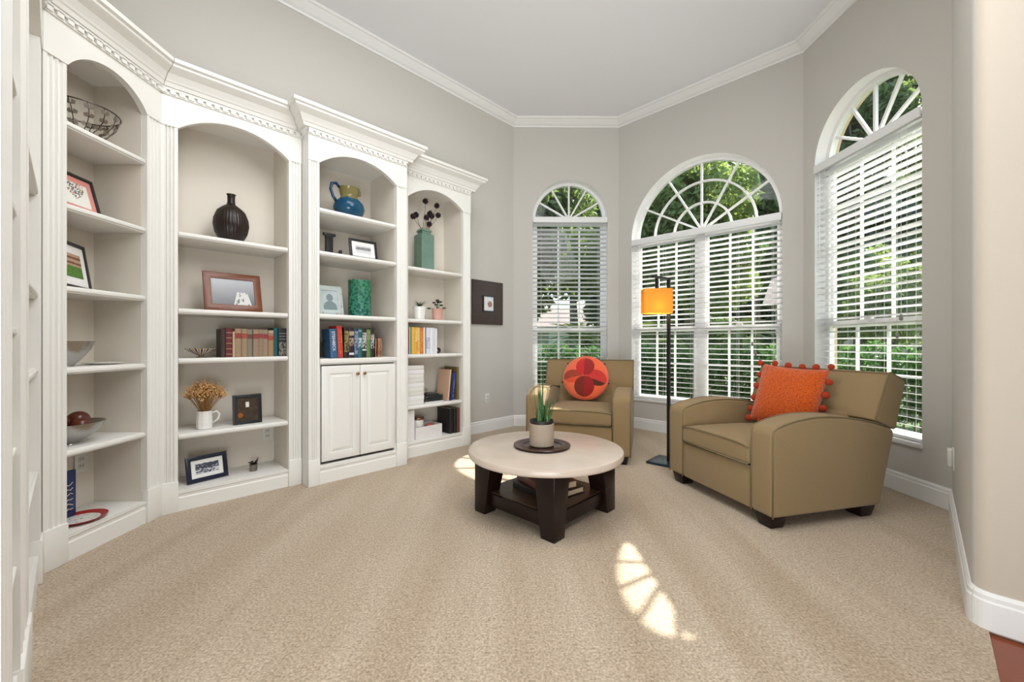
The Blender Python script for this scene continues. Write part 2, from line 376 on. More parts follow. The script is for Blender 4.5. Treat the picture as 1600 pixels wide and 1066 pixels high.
# ceiling, floors
def poly(name, pts, z, m, thick):
    k = BM().prism([(p[0], p[1]) for p in pts], z-thick, z); return struct(k.obj(name, m))
big = [(-5.2, 1.0), (-3.3, 2.5), (-3.25, 3.0), (.0, 5.66), (1.5, 5.68), (3.06, 4.13), (3.08, 2.6), (5.2, -.6), (5.2, -7), (-5.2, -7)]
k = BM().prism(big, ZC, ZC+.1); struct(k.obj('ceiling', CEIL))
car = [L0+EY*.02, LA+Vector((-.01, .03)), AB+Vector((.01, .03)), BC+Vector((.03, .01)), CR+Vector((.03, -.01)), DE+Vector((.04, -.02)), (-2.44, -2.70), (-4.3, -3.0), NL1]
poly('floor_carpet', [(-3.14, 2.26), (0, 5.47), (1.42, 5.49), (2.89, 4.06), (2.90, 2.68), (1.845, 1.60), (-3.0, -3.25), (-4.4, -3.0), (-1.03, .20)], 0, CARPET, .02)
poly('floor_wood', [(1.845, 1.60), (5.2, -1.6), (5.2, -7), (-4.4, -7), (-4.4, -4.65)], -.012, PLANK, .02)

# crown and base mouldings of the room
CRP = [(0, 3.94), (.012, 3.94), (.018, 3.955), (.04, 3.965), (.075, 3.995), (.092, 4.012), (.108, 4.015), (.114, ZC), (0, ZC)]
BSP = [(0, 0), (.016, 0), (.016, .105), (.012, .112), (.012, .128), (.005, .141), (0, .141)]
dL = EX; dA = (AB-LA).normalized(); dB = (BC-AB).normalized(); dC = (CR-BC).normalized(); dD = d1
runs = [('left', L0, LA, None, dA), ('bay_rear', LA, AB, dL, dB), ('bay_middle', AB, BC, dA, dC), ('bay_right', BC, CR, dB, dD)]
for n_, a, b, pre, post in runs:
    struct(BM().sweep(CRP, [a, b], pre, post).obj('trim_crown_' + n_, TRIM))
    if n_ == 'left': a = LA - EX*1.035
    struct(BM().sweep(BSP, [a, b], None if n_ == 'left' else pre, post).obj('baseboard_' + n_, TRIM))
struct(BM().sweep(CRP, [CR] + ARC[:5], dC).obj('trim_crown_right', TRIM))
struct(BM().sweep(CRP, ARC[4:] + [EEND]).obj('trim_crown_hall', TRIM))
struct(BM().sweep(BSP, [CR] + ARC[:5], dC).obj('baseboard_right', TRIM))
struct(BM().sweep(BSP, ARC[4:] + [EEND]).obj('baseboard_hall', TRIM))
k = BM()
k.T = Matrix.Translation((0, 0, -.005)); struct(k.sweep(CRP, [NL1, L0], None, dL).obj('trim_crown_near_left', TRIM))

# ------------------------------------------------------------------ bookcases
ROT_L = math.atan2(EX.y, EX.x)
SP, FT = 2.49, 2.728        # pilaster top, frieze top
CROWN = [(0, FT-.005), (.022, FT-.005), (.03, 2.745), (.036, 2.750), (.042, 2.762), (.062, 2.792), (.095, 2.815), (.104, 2.822), (.104, 2.836), (.12, 2.842), (.12, 2.866), (0, 2.866)]
def flute_profile(x0, x1):
    pts = [(x0, .02), (x0, -.014)]; w_ = x1-x0; m_ = .016; n = 3; g = (w_-2*m_)/n
    for j in range(n):
        a = x0+m_+g*j+.003; b_ = x0+m_+g*(j+1)-.003
        for q in range(7):
            u = q/6; pts.append((a+(b_-a)*u, -.014+.010*math.sin(math.pi*u)))
    pts += [(x1, -.014), (x1, .02)]; return pts
def bookcase(name_label, o, ang, W, D, op0, op1, shelves, deck, crown_path, pre=None, post=None, sides=(True, True), doors=False, ):
    t = thing('bookcase', name_label, 'bookcase', (o.x, o.y, 0), ang, 'white built-in bookcases along the left wall')
    k = BM()
    k.box(.0, op0-.004, .021, D, .0, 2.70) if sides[0] else k.box(op0-.03, op0-.004, .021, D, 0, 2.70)
    k.box(op1+.004, W, .021, D, .0, 2.70) if sides[1] else k.box(op1+.004, op1+.03, .021, D, 0, 2.70)
    k.box(op0-.004, op1+.004, .021, D, 2.66, 2.70)
    k.obj('side_panel', CASE, t)
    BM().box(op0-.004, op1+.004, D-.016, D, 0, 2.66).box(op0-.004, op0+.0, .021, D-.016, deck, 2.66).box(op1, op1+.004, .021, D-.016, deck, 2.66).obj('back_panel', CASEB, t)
    BM().box(op0, op1, .004, D-.017, deck-.03, deck).obj('bottom_deck', CASE, t, bevel=.002)
    for x0, x1 in ((.0, op0), (op1, W)):
        p = BM().prism(flute_profile(x0+.002, x1-.002), .2, SP).obj('pilaster', CASE, t)
        BM().box(x0, x1, -.022, .02, 0, .2).obj('plinth_block', CASE, p, bevel=.003)
    # frieze with arch
    k = BM(); N = 28; c = (op0+op1)/2; hw = (op1-op0)/2; rise = .125
    rad = (hw*hw+rise*rise)/(2*rise); P = [(0, SP), (op0, SP)]
    for j in range(N+1):
        x = op0+(op1-op0)*j/N; P.append((x, SP+math.sqrt(max(0, rad*rad-(x-c)**2))-(rad-rise)))
    P += [(op1, SP), (W, SP)]
    for (x0, z0), (x1, z1) in zip(P, P[1:]):
        if x1-x0 < 1e-6: continue
        k.add([(x0,-.018,z0),(x1,-.018,z1),(x1,-.018,FT),(x0,-.018,FT),(x0,.02,z0),(x1,.02,z1),(x1,.02,FT),(x0,.02,FT)], [(0,1,2,3),(7,6,5,4),(0,4,5,1),(3,2,6,7)])
    k.add([(0,-.018,SP),(0,.02,SP),(0,.02,FT),(0,-.018,FT)], [(0,1,2,3)]); k.add([(W,-.018,SP),(W,.02,SP),(W,.02,FT),(W,-.018,FT)], [(0,1,2,3)])
    k.obj('arched_frieze', CASE, t)
    k = BM(); k.box(-.0, W, -.026, -.018, 2.683, 2.690)
    n = round(W/.047); g = W/n
    for j in range(n): k.box(j*g+.0, j*g+g-.017, -.034, -.018, 2.690, 2.716)
    k.box(0, W, -.034, -.018, 2.712, 2.728)
    k.obj('dentil_molding', CASE, t)
    BM().sweep([(o_+.0185, z_+.006) for o_, z_ in CROWN], crown_path, pre, post).obj('crown_molding', CASE, t)
    for z in shelves:
        y0 = -.009
        BM().box(op0+.001, op1-.001, y0+.008, D-.018, z-.034, z).box(op0+.001, op1-.001, y0, y0+.02, z-.026, z-.006).obj('shelf', CASE, t, bevel=.003)
    zb = deck if not doors else .135
    BM().prism([(.021, 0), (-.008, 0), (-.008, zb-.045), (-.003, zb-.038), (-.003, zb-.022), (-.010, zb-.016), (-.010, zb-.002), (.021, zb-.002)], op0+.0005, op1-.0005, 'x').obj('base_board', CASE, t)
    return t
def Lo(u, v): return LA - EX*u - EY*v
ib = Vector((0, 1)); r45 = math.sqrt(.5)
# unit 4 (right end)
W4 = .868; c4 = bookcase('white bookcase with the green vase, rightmost next to the grey wall', Lo(1.903, .346), ROT_L, W4, .341, .103, .763, [1.83, 1.328, .986, .49], .142,
    [(0, 0), (W4, 0), (W4, .34)], pre=(0, 1), sides=(True, True))
W3 = .848; c3 = bookcase('white bookcase with two cupboard doors below the shelves', Lo(2.7535, .496), ROT_L, W3, .491, .085, .744, [2.147, 1.813, 1.323], .135,
    [(0, .13), (0, 0), (W3, 0), (W3, .15)], pre=(1, 0), post=(1, 0), doors=True)
W2 = .841; c2 = bookcase('white bookcase with the black vase, facing straight left of the cupboard unit', Lo(3.598, .366), ROT_L, W2, .361, .09, .748, [1.824, 1.323, .995, .50], .13,
    [(0, 0), (W2, 0)], pre=(math.cos(R(45)), math.sin(R(45))), post=(0, -1))
# unit 1: turned 45 degrees; unit 0 turned 90 degrees
W1 = .665; c1 = bookcase('white angled corner bookcase with metal bowls, between the vase unit and the near-edge-on ones', Vector((-2.239, 1.955)), R(90), W1, .326, .109, .559, [2.217, 1.80, 1.385, .972, .555], .133,
    [(0, 0), (W1, 0)], pre=(math.cos(R(45)), math.sin(R(45))), post=(math.cos(R(-45)), math.sin(R(-45))), sides=(False, False))
def Po(v): return LA - EX*(4.083-.0237*(v-.87)) - EY*v     # plane of the near-left units, facing the window corner
ROT_N = ROT_L+R(90)+math.atan(.0237)
W0 = .936; c0 = bookcase('empty white bookcase seen nearly edge-on left of the angled one', Po(1.776), ROT_N, W0, .33, .09, .82, [1.80, 1.33, .985, .52], .135,
    [(0, 0), (W0, 0)], post=(math.cos(R(-45)), math.sin(R(-45))), sides=(True, False))
Wn = .72; cn = bookcase('white bookcase at the very left edge of the view', Po(2.50), ROT_N, Wn, .33, .25, .46, [2.12, 1.80, 1.47, 1.147, .82, .495], .19,
    [(0, 0), (Wn, 0)])
# cupboard under unit 3
op0, op1 = .085, .744
BM().box(op0+.001, op1-.001, -.022, .473, .936, .972).obj('counter_shelf', CASE, c3, bevel=.004)
BM().ribbon([(op0, .135), (op0, .936), (op1, .936), (op1, .135)], -.012, 0, .006, .03, closed=True).obj('face_frame', CASE, c3)
def door(x0, x1, z0, z1, knob):
    d_ = BM(); fr = .062; y0 = -.012
    d_.ribbon([(x0, z0), (x0, z1), (x1, z1), (x1, z0)], -fr, 0, y0, .006, closed=True)
    a, b_, c_, e_ = x0+fr, x1-fr, z0+fr, z1-fr
    d_.box(a-.002, b_+.002, -.002, .005, c_-.002, e_+.002)
    o = d_.obj('cupboard_door', CASE, c3, bevel=.003)
    i_ = .028
    p = BM().add([(a+.006,-.003,c_+.006),(b_-.006,-.003,c_+.006),(b_-.006,-.003,e_-.006),(a+.006,-.003,e_-.006),(a+i_,-.011,c_+i_),(b_-i_,-.011,c_+i_),(b_-i_,-.011,e_-i_),(a+i_,-.011,e_-i_)],
        [(0,3,2,1),(4,5,6,7),(0,1,5,4),(1,2,6,5),(2,3,7,6),(3,0,4,7)]).obj('raised_panel', CASE, o)
    k = BM(); k.T = Matrix.Translation((knob, y0, z1-.07)) @ Matrix.Rotation(R(90), 4, 'X')
    k.lathe([(.006, 0), (.005, .012), (.012, .016), (.014, .023), (.009, .029), (0, .030)], 20).obj('knob', mat('antique_brass', (.33, .19, .08), .35, 1), o, smooth=60)
cx = .411
door(op0+.016, cx-.002, .17, .915, cx-.03); door(cx+.002, op1-.012, .17, .915, cx+.03)

# ------------------------------------------------------------------ placing things on shelves
FRM = {4: (Lo(1.905, .36), ROT_L), 3: (Lo(2.756, .51), ROT_L), 2: (Lo(3.60, .38), ROT_L), 1: (Vector((-2.225, 1.975)), R(90))}
def at(b, x, y, z):
    o, a = FRM[b]; return (o.x+math.cos(a)*x-math.sin(a)*y, o.y+math.sin(a)*x+math.cos(a)*y, z+.0007)
def rot(b, r=0): return FRM[b][1]+R(r)
def labelmat(bc, col, text):
    nm = 'label_%02d%02d%02d' % tuple(int(99*c) for c in bc)
    if not text: return mat(nm, bc, .5)
    return patmat(nm+'_print_%02d%02d%02d' % tuple(int(99*c) for c in col), lambda n, x, y, z, mix, noise: mix(noise(210, 2, (1, 1, .55)) > .50, col, bc), .5)
def book(b, x, y, z, w_, h_, d_, col, label, lean=0, yaw=0, title=None, band=None, rough=.5, group=None, hgap=.004, flat=False, leftward=False):
    t = thing('book', label, 'book', at(b, x, y, z), rot(b, yaw), group)
    T = Matrix()
    if lean:
        T = Matrix.Rotation(R(lean), 4, 'Y')
        # keep the lowest edge on the shelf
        low = min((T @ Vector((sx*w_/2, 0, 0))).z for sx in (-1, 1)); T = Matrix.Translation((0, 0, -low)) @ T
    if flat: T = Matrix.Translation((0, 0, w_/2)) @ Matrix.Rotation(R(90), 4, 'Y') @ Matrix.Translation((0, 0, -h_/2))
    cm = mat('book_cover_%02d%02d%02d' % tuple(int(99*c) for c in col), col, rough)
    k = BM(); k.T = T
    c_ = .0025
    k.box(-w_/2, -w_/2+c_, .002, d_, 0, h_).box(w_/2-c_, w_/2, .002, d_, 0, h_)
    k.prism([(-w_/2, .006), (-w_/2, .002), (-w_/4, -.0015), (w_/4, -.0015), (w_/2, .002), (w_/2, .006), (w_/2-c_, .006), (-w_/2+c_, .006)], 0, h_, 'z')
    k.obj('cover', cm, t)
    p = BM(); p.T = T; p.box(-w_/2+c_, w_/2-c_, .006, d_-.004, hgap*.6, h_-hgap).obj('page_block', mat('book_pages', (.70, .64, .50), .8), t)
    if band:
        for z0, z1, bc in band:
            q = BM(); q.T = T
            q.box(-w_/2+.0015 if w_ > .02 else -w_/4, w_/2-.0015 if w_ > .02 else w_/4, -.0025, .0005, h_*z0, h_*z1).obj('spine_label', labelmat(bc, col, z1-z0 > .25), t)
    if title:
        txt, col2, size, zc = title
        cu = bpy.data.curves.new('t', 'FONT'); cu.body = txt; cu.size = size; cu.extrude = .0004; cu.align_x = 'CENTER'; cu.align_y = 'CENTER'
        tmp = bpy.data.objects.new('t', cu); COL.objects.link(tmp); bpy.context.view_layer.update()
        me = bpy.data.meshes.new_from_object(tmp.evaluated_get(bpy.context.evaluated_depsgraph_get())); bpy.data.objects.remove(tmp)
        M_ = T @ Matrix.Translation((0, -.003, h_*zc)) @ Matrix.Rotation(R(90), 4, 'Y') @ Matrix.Rotation(R(90), 4, 'X')
        me.transform(M_); me.materials.clear(); me.materials.append(mat('title_ink_%02d' % int(col2[0]*99), col2, .5))
        o = bpy.data.objects.new('spine_title', me); COL.objects.link(o); o.parent = t
    return t
def quad_picture(bm_T, w_, h_, z0, y, m, name, parent):
    k = BM(); k.box(-w_/2, w_/2, y, y+.002, 0, h_)
    me_o = k.obj(name, m, parent); me_o.matrix_local = bm_T @ Matrix.Translation((0, 0, z0)); return me_o
def frame(b, x, y, z, w_, h_, bw, fm, matw, pm, label, tilt=12, yaw=0, cat='picture frame', matc=(.86, .85, .82), depth=.016, matcol=None, loc=None, rz=None, stand=True):
    t = thing('picture_frame', label, cat, loc or at(b, x, y, z), rot(b, yaw) if rz is None else rz)
    T = Matrix.Translation((0, 0, depth*math.sin(R(tilt)))) @ Matrix.Rotation(R(-tilt), 4, 'X')
    k = BM(); k.T = T
    k.ribbon([(-w_/2, 0), (-w_/2, h_), (w_/2, h_), (w_/2, 0)], -bw, 0, 0, depth, closed=True).box(-w_/2+.004, w_/2-.004, depth*.6, depth-.001, .004, h_-.004)
    k.obj('frame', fm, t, bevel=.0015)
    if matw: quad_picture(T, w_-2*bw, h_-2*bw, bw, depth*.45, mat('mat_board_%d%d%d' % tuple(int(9*c) for c in (matcol or matc)), matcol or matc, .8), 'mat_board', t)
    iw, ih = w_-2*bw-2*matw, h_-2*bw-2*matw
    quad_picture(T, iw, ih, bw+matw, depth*.36, pm, 'picture', t)
    if stand:
        k = BM(); s_ = h_*.62; k.T = T; zz = s_; 
        foot = T.inverted() @ Vector((0, depth+.02+s_*math.sin(R(tilt))+.035, .0015))
        k.prism([(depth, s_), (depth+.003, s_+.003), (foot.y, foot.z+.002), (foot.y-.004, foot.z)], -.02, .02, 'x').obj('easel_stand', BLACK, t)
    return t
def gray_pic(name, f): return patmat(name, f, .25)
def lathe_thing(name, label, cat, loc, prof, m, rz=0, n=40, part=None):
    o = BM().lathe(prof, n).obj(part or name, m, smooth=60); o.location = loc; o.rotation_euler = (0, 0, rz); o.name = name; return tag(o, label, cat)

SILV = mat('hammered_silver', (.40, .385, .365), .24, 1, bump=.15, bscale=90)
# ---- unit 1
def openwork_bowl():
    t = thing('fruit_bowl', 'openwork silver bowl of metal leaves on the top shelf of the angled bookcase', 'bowl', at(1, .30, .152, 2.217))
    prof = [(.05, .005), (.055, .008), (.105, .047), (.14, .095), (.158, .155)]
    k = BM(); k.lathe([(r_, z_) for r_, z_ in prof], 40); k2 = []
    BM().lathe([(.0, .0), (.05, 0), (.055, .006), (.05, .01), (0, .008)], 32).obj('bowl_base', mat('dark_pewter', (.12, .10, .085), .35, 1), t, smooth=60)
    BM().tube([(math.cos(a)*.16, math.sin(a)*.16, .158) for a in [2*math.pi*i/48 for i in range(48)]], .004, 8, closed=True).obj('rim', MATS['dark_pewter'], t, smooth=180)
    k = BM(); rnd = random.Random(3)
    def P(a, u):
        j = u*(len(prof)-1); i = min(int(j), len(prof)-2); f_ = j-i; r_ = prof[i][0]*(1-f_)+prof[i+1][0]*f_; z_ = prof[i][1]*(1-f_)+prof[i+1][1]*f_
        return Vector((r_*math.cos(a), r_*math.sin(a), z_))
    for i in range(14):
        a0 = 2*math.pi*i/14
        k.tube([P(a0+.35*math.sin(u*2.2), u) for u in [q/8 for q in range(9)]], .0022, 6)
    k.obj('vine_stem', MATS['dark_pewter'], t, smooth=180)
    k = BM()
    for i in range(14):
        a0 = 2*math.pi*i/14
        for u in (.3, .5, .7, .88):
            for sgn in (-1, 1):
                c = a0+.35*math.sin(u*2.2); L_ = .05; du = .13
                p0 = P(c, u); p1 = P(c+sgn*.17/(.4+u), min(1, u+du*.5)); q = P(c+sgn*.05/(.4+u), min(1, u+du*.75)); q2 = P(c+sgn*.14/(.4+u), max(0, u+.01))
                off = p0.normalized()*.003
                k.add([p0, q2, p1, q, p0+off, q2+off, p1+off, q+off], [(0,1,2,3),(7,6,5,4),(0,4,5,1),(1,5,6,2),(2,6,7,3),(3,7,4,0)])
    k.obj('leaf', mat('silver_leaf', (.30, .27, .23), .35, 1), t)
openwork_bowl()
def heart(n, x, y, z, mix, noise):
    X_ = x/.052; Z_ = (z-.085)/.050
    q = X_*X_+Z_*Z_-1; h_ = (q*q*q - X_*X_*Z_*Z_*Z_) < 0
    v = n.nodes.new('ShaderNodeTexVoronoi'); v.inputs['Scale'].default_value = 130; tc = n.nodes.new('ShaderNodeTexCoord'); n.links.new(tc.outputs['Object'], v.inputs['Vector'])
    sep = n.nodes.new('ShaderNodeSeparateColor'); n.links.new(v.outputs['Color'], sep.inputs[0])
    a = X(n, sep.outputs[0]); b_ = X(n, sep.outputs[1]); d_ = X(n, v.outputs['Distance'])
    c = mix(a > .5, (.12, .30, .20), (.62, .12, .12)); c = mix(b_ > .6, c, (.10, .14, .13)); c = mix(b_ < .25, c, (.72, .50, .42))
    c = mix(d_ > .55, c, (.84, .82, .76)); return mix(h_, (.84, .82, .76), c)
PINK = frame(1, .298, .14, 1.80, .27, .235, .018, BLACK, .034, gray_pic('heart_print', heart), 'black frame with pink mat and a heart print, second shelf of angled bookcase', tilt=14, yaw=8, matcol=(.72, .30, .25))
frame(1, .250, .11, 1.385, .30, .255, .018, BLACK, .045, gray_pic('garden_photo', lambda n, x, y, z, mix, noise:
    mix((z + noise(50)*.03) < .075, mix(((z*220).sin() + noise(30)*1.5) > .4, (.16, .07, .035), (.50, .30, .20)), mix(noise(120, 4), (.01, .05, .005), (.12, .34, .02)))),
    'black frame with green garden photo on the third shelf of the angled bookcase', tilt=8, yaw=25)
def bowl(name, label, loc, R_, h_, m=SILV, foot=.04):
    return lathe_thing(name, label, 'bowl', loc, [(foot, 0), (foot*.95, .004), (R_*.62, h_*.36), (R_*.86, h_*.68), (R_, h_), (R_*.975, h_), (R_*.83, h_*.70), (R_*.6, h_*.42), (foot*.6, .014), (0, .012)], m)
bowl('metal_bowl', 'polished silver bowl on the shelf below the green garden photo', at(1, .211, .15, .972), .119, .135)
lathe_thing('shallow_dish', 'flat white patterned dish right of the polished silver bowl', 'dish', at(1, .432, .16, .972), [(.05, 0), (.055, .002), (.09, .009), (.092, .012), (.055, .006), (0, .005)], mat('white_glaze', (.75, .73, .68), .3, var=.15, vscale=60))
bowl('metal_bowl', 'brushed silver bowl filled with reddish brown balls', at(1, .238, .15, .555), .143, .115)
MAHOG = patmat('mahogany_ball', lambda n, x, y, z, mix, noise: mix(noise(40, 4, (1, 1, 3)), (.045, .010, .006), (.16, .045, .025)), .22)
for i, (x, y, z, lb) in enumerate(((.283, .15, .118, 'reddish brown decorative ball on the right of the silver bowl'), (.180, .152, .120, 'reddish brown decorative ball at the left of the silver bowl'),
                              (.228, .077, .100, 'small textured brown ball at the front of the silver bowl'), (.232, .228, .100, 'reddish brown decorative ball at the back of the silver bowl'))):
    r_ = .05 if i < 2 else .042
    o = BM().sphere((0, 0, 0), r_, 14).obj('decorative_ball', MAHOG, smooth=180); o.location = at(1, x, y, .555+z); tag(o, lb, 'ball', 'reddish brown balls in the silver bowl')
bb = thing('blue_card_box', 'dark blue standing book with pale scrawl on bottom shelf of angled bookcase', 'book', at(1, .215, .195, .133), rot(1, 0))
BM().box(-.10, .10, 0, .022, 0, .262).obj('cover', mat('navy_card', (.012, .03, .12), .35), bb, bevel=.002)
k = BM(); rnd = random.Random(8)
for i in range(6):
    z_ = .19-i*.028; pts = [(.01+j*.012, -.0012, z_+rnd.uniform(-.008, .008)) for j in range(7)]; k.tube(pts, .0022, 5)
k.obj('cover_print', mat('cream_print', (.75, .62, .45), .6), bb)
pl = thing('ceramic_plate', 'white plate with wide red rim lying on the bottom shelf of angled bookcase', 'plate', at(1, .265, .118, .133))
BM().lathe([(.07, 0), (.072, .003), (.108, .016), (.11, .02), (.104, .019), (.078, .009)], 48).obj('rim', mat('red_glaze', (.36, .012, .012), .2), pl, smooth=60)
BM().lathe([(0, .0092), (.0785, .0092), (.0785, .0102), (0, .0102)], 48).obj('well', patmat('plate_well', lambda n, x, y, z, mix, noise: mix((noise(38, 1) - .5).abs() < .012, (.78, .75, .70), (.12, .10, .10)), .2), pl, smooth=60)
# ---- outlets
def outlet(label, loc, rz, w_=.075, h_=.118, socket=True):
    t = thing('wall_outlet', label, 'outlet', loc, rz)
    BM().box(-w_/2, w_/2, -.006, 0, -h_/2, h_/2).obj('cover_plate', mat('outlet_plastic', (.72, .71, .66), .35), t, bevel=.002)
    k = BM()
    if socket:
        for s_ in (-.02, .02):
            k.box(-.017, .017, -.008, -.005, s_-.014, s_+.014)
        k.obj('receptacle', mat('outlet_insert', (.62, .61, .57), .3), t, bevel=.003)
        k = BM()
        for s_ in (-.02, .02): k.box(-.008, -.005, -.0086, -.0079, s_-.002, s_+.007).box(.005, .008, -.0086, -.0079, s_-.002, s_+.007)
        k.obj('slot', BLACK, t)
    return t
outlet('outlet plate on the back of the bottom compartment of the angled bookcase', at(1, .46, .322, .39), rot(1))
outlet('small outlet on the back panel above the small pewter pot', at(2, .70, .357, .36), rot(2))
outlet('white outlet on the grey wall between the bookcase and the rear armchair', tuple(Lo(.468, .0005))+(.41,), ROT_L)
pD = CR + d1*.30 + n1*.0005
t = thing('wall_switch', 'white plug-in box on the right wall just above the baseboard', 'outlet', (pD.x, pD.y, .40), math.atan2(d1.y, d1.x))
BM().box(-.045, .045, -.008, 0, -.065, .065).obj('cover_plate', MATS['outlet_plastic'], t, bevel=.002)
BM().box(-.035, .035, -.03, -.008, -.045, .06).obj('plug', MATS['outlet_plastic'], t, bevel=.006)
# ---- unit 2
VASEB = patmat('ribbed_dark_wood', lambda n, x, y, z, mix, noise: mix(noise(20, 3, (1, 1, .15)), (.006, .004, .004), (.028, .014, .011)), .3)
def ribbed():
    prof = [(.055, 0), (.075, .02), (.102, .075), (.112, .13), (.108, .175), (.088, .23), (.055, .262), (.030, .28), (.024, .30), (.024, .345), (.030, .357), (.024, .357), (.019, .34)]
    k = BM(); n = 144; vs, fs = [], []
    for r_, z_ in prof:
        amp = .0028 if .02 < z_ < .27 else 0
        for i in range(n): a = 2*math.pi*i/n; q = r_+amp*(math.cos(a*36)-1)/2; vs.append((q*math.cos(a), q*math.sin(a), z_))
    for j in range(len(prof)-1):
        for i in range(n): l = (i+1) % n; fs.append((j*n+i, j*n+l, (j+1)*n+l, (j+1)*n+i))
    fs.append(tuple(range(n))[::-1]); k.add(vs, fs); o = k.obj('vase', VASEB, smooth=80, sub=0); o.location = at(2, .413, .16, 1.824)
    tag(o, 'round ribbed black vase with a short neck alone on its shelf', 'vase')
ribbed()
def bw_people(n, x, y, z, mix, noise):
    fig = ((x-.055).abs() < (.052 - (z-.02)*.25)) * (z < .10) * ((noise(45, 2)) > .42)
    return mix(fig, mix((z-.02)/.19 + noise(6)*.3, (.10, .10, .11), (.42, .43, .45)), (.62, .62, .60))
frame(2, .42, .075, 1.323, .355, .285, .045, patmat('frame_cherry_wood', wood_build((.11, .030, .012), (.22, .07, .028), (1, 1, 1), 30), .3), .0, gray_pic('print_bw_people', bw_people), 'wide reddish wooden frame holding a grey photograph of a group', tilt=15, yaw=2, depth=.022)
sb = thing('striped_bowl', 'small footed bowl with blue, cream and gold stripes left of the books', 'bowl', at(2, .231, .13, .995))
BM().lathe([(.028, 0), (.03, .003), (.014, .012), (.03, .02), (.07, .043), (.094, .06), (.092, .063), (.066, .048), (.02, .027), (0, .025)], 48).obj('bowl', patmat('striped_glaze', lambda n, x, y, z, mix, noise:
    (lambda a: mix(a.sin() > .35, mix(a.sin() < -.45, (.72, .66, .52), (.33, .17, .04)), (.02, .03, .10)))(X(n, x.s)._m('ARCTAN2', y)*16), .2), sb, smooth=60)
g2 = 'row of old books on the third shelf of the black vase bookcase'
TAN = (.30, .20, .115)
RL = (.26, .035, .03)
x = .328
books2 = [(.030, .200, (.035, .018, .012), None, 'dark brown leather book, first of the row next to the striped bowl', 0),
 (.041, .205, (.12, .008, .014), [(.10, .115, (.5, .35, .15)), (.28, .295, (.5, .35, .15)), (.47, .485, (.5, .35, .15)), (.66, .675, (.5, .35, .15)), (.84, .855, (.5, .35, .15))], 'dark red leather book with gilt ridges', 0),
 (.014, .183, (.60, .45, .28), None, 'thin cream book beside the dark red leather one', 0),
 (.041, .203, (.32, .21, .13), [(.66, .84, RL), (.86, .88, (.5, .3, .15))], 'tan volume with red label, leftmost and widest of the tan set', 0),
 (.037, .203, (.30, .21, .125), [(.66, .84, (.32, .06, .03)), (.86, .88, (.5, .3, .15))], 'tan volume with red label, second of the tan set', 0),
 (.033, .200, (.21, .19, .14), [(.66, .82, (.13, .04, .035))], 'greyish green volume with dark label among the tan ones', 0),
 (.035, .200, (.30, .20, .13), [(.66, .84, (.25, .03, .025)), (.86, .88, (.5, .3, .15))], 'tan volume just right of the greyish one', 0),
 (.032, .200, (.27, .185, .115), [(.68, .84, (.24, .04, .035))], 'narrow tan volume, fifth of the tan set', 0),
 (.034, .200, (.28, .21, .14), [(.66, .84, (.24, .035, .03))], 'tan volume with a faded blue spot low on its spine', 0),
 (.036, .196, (.33, .19, .09), [(.62, .80, (.36, .05, .025)), (.90, .98, (.42, .3, .25))], 'browner tan volume beside the teal book, last of the set', 0),
 (.032, .215, (.0, .075, .085), None, 'teal book right of the tan set', 0),
 (.055, .213, (.008, .008, .010), [(.03, .50, (.26, .22, .18)), (.60, .62, (.2, .2, .2)), (.70, .72, (.2, .2, .2)), (.80, .82, (.2, .2, .2))], 'thick black book with large pale label at the right end of the row', 0)]
random.seed(5)
for w_, h_, col, band, lb, ln in books2:
    book(2, x+w_/2, .045+random.uniform(-.006, .006), .995, w_-.0015, h_, .15, col, lb, band=band, group=g2); x += w_
# white jug and dried flowers
t = thing('jug', 'white faceted jug holding dried golden flowers', 'jug', at(2, .248, .115, .50), rot(2))
WHT = mat('white_porcelain', (.82, .81, .77), .2)
BM().lathe([(.040, 0), (.045, .004), (.048, .05), (.044, .10), (.047, .125), (.044, .125), (.041, .1), (.043, .05), (.03, .008), (0, .008)], 10).obj('body', WHT, t)
BM().tube([(.044, 0, .105), (.07, 0, .115), (.086, 0, .09), (.078, 0, .06), (.048, 0, .035)], .006, 8).obj('handle', WHT, t, smooth=180)
rnd = random.Random(11); k = BM(); kb = BM()
for i in range(150):
    a = rnd.uniform(0, 2*math.pi); el = rnd.random()**.6; rr = .122*el; zz = .115+.13*math.sqrt(max(0, 1-el*el*.8))*rnd.uniform(.6, 1.08)
    tip = Vector((rr*math.cos(a), rr*math.sin(a)*.75, .07+zz)); b0 = Vector((rr*.2*math.cos(a), rr*.2*math.sin(a), .08)); mid = Vector((tip.x*.3, tip.y*.3, .132))
    k.tube([b0, mid, tip], .0008, 4)
    for j in range(7):
        q = tip+Vector((rnd.gauss(0, .012), rnd.gauss(0, .012), rnd.gauss(-.006, .012))); k.tube([mid*.3+tip*.7, q], .0006, 3); kb.sphere(q, rnd.uniform(.0026, .0048), 4)
b_ = thing('dried_bouquet', 'bushy bunch of golden dried flowers standing in the white jug', 'dried flowers', at(2, .248, .115, .50), rot(2))
k.obj('stem', mat('dry_stem', (.36, .19, .06), .8), b_, smooth=0)['kind'] = 'stuff'
kb.obj('blossom', mat('dry_blossom', (.66, .38, .15), .8, var=.3, vscale=30), b_, smooth=180)['kind'] = 'stuff'
frame(2, .505, .095, .50, .185, .215, .025, BLACK, 0, gray_pic('candle_photo', lambda n, x, y, z, mix, noise:
    mix(((x.abs() < .011) * ((z-.115).abs() < .019)), mix((((x+.045)*(x+.045)+(z-.04)*(z-.04)) < .0003), mix(noise(30), (.02, .014, .01), (.10, .07, .045)), (.30, .09, .02)), (.75, .72, .66))),
    'small black square frame with a dark night photo, right of the white jug', tilt=6, yaw=0)
NAVY = mat('navy_lacquer', (.008, .012, .032), .3)
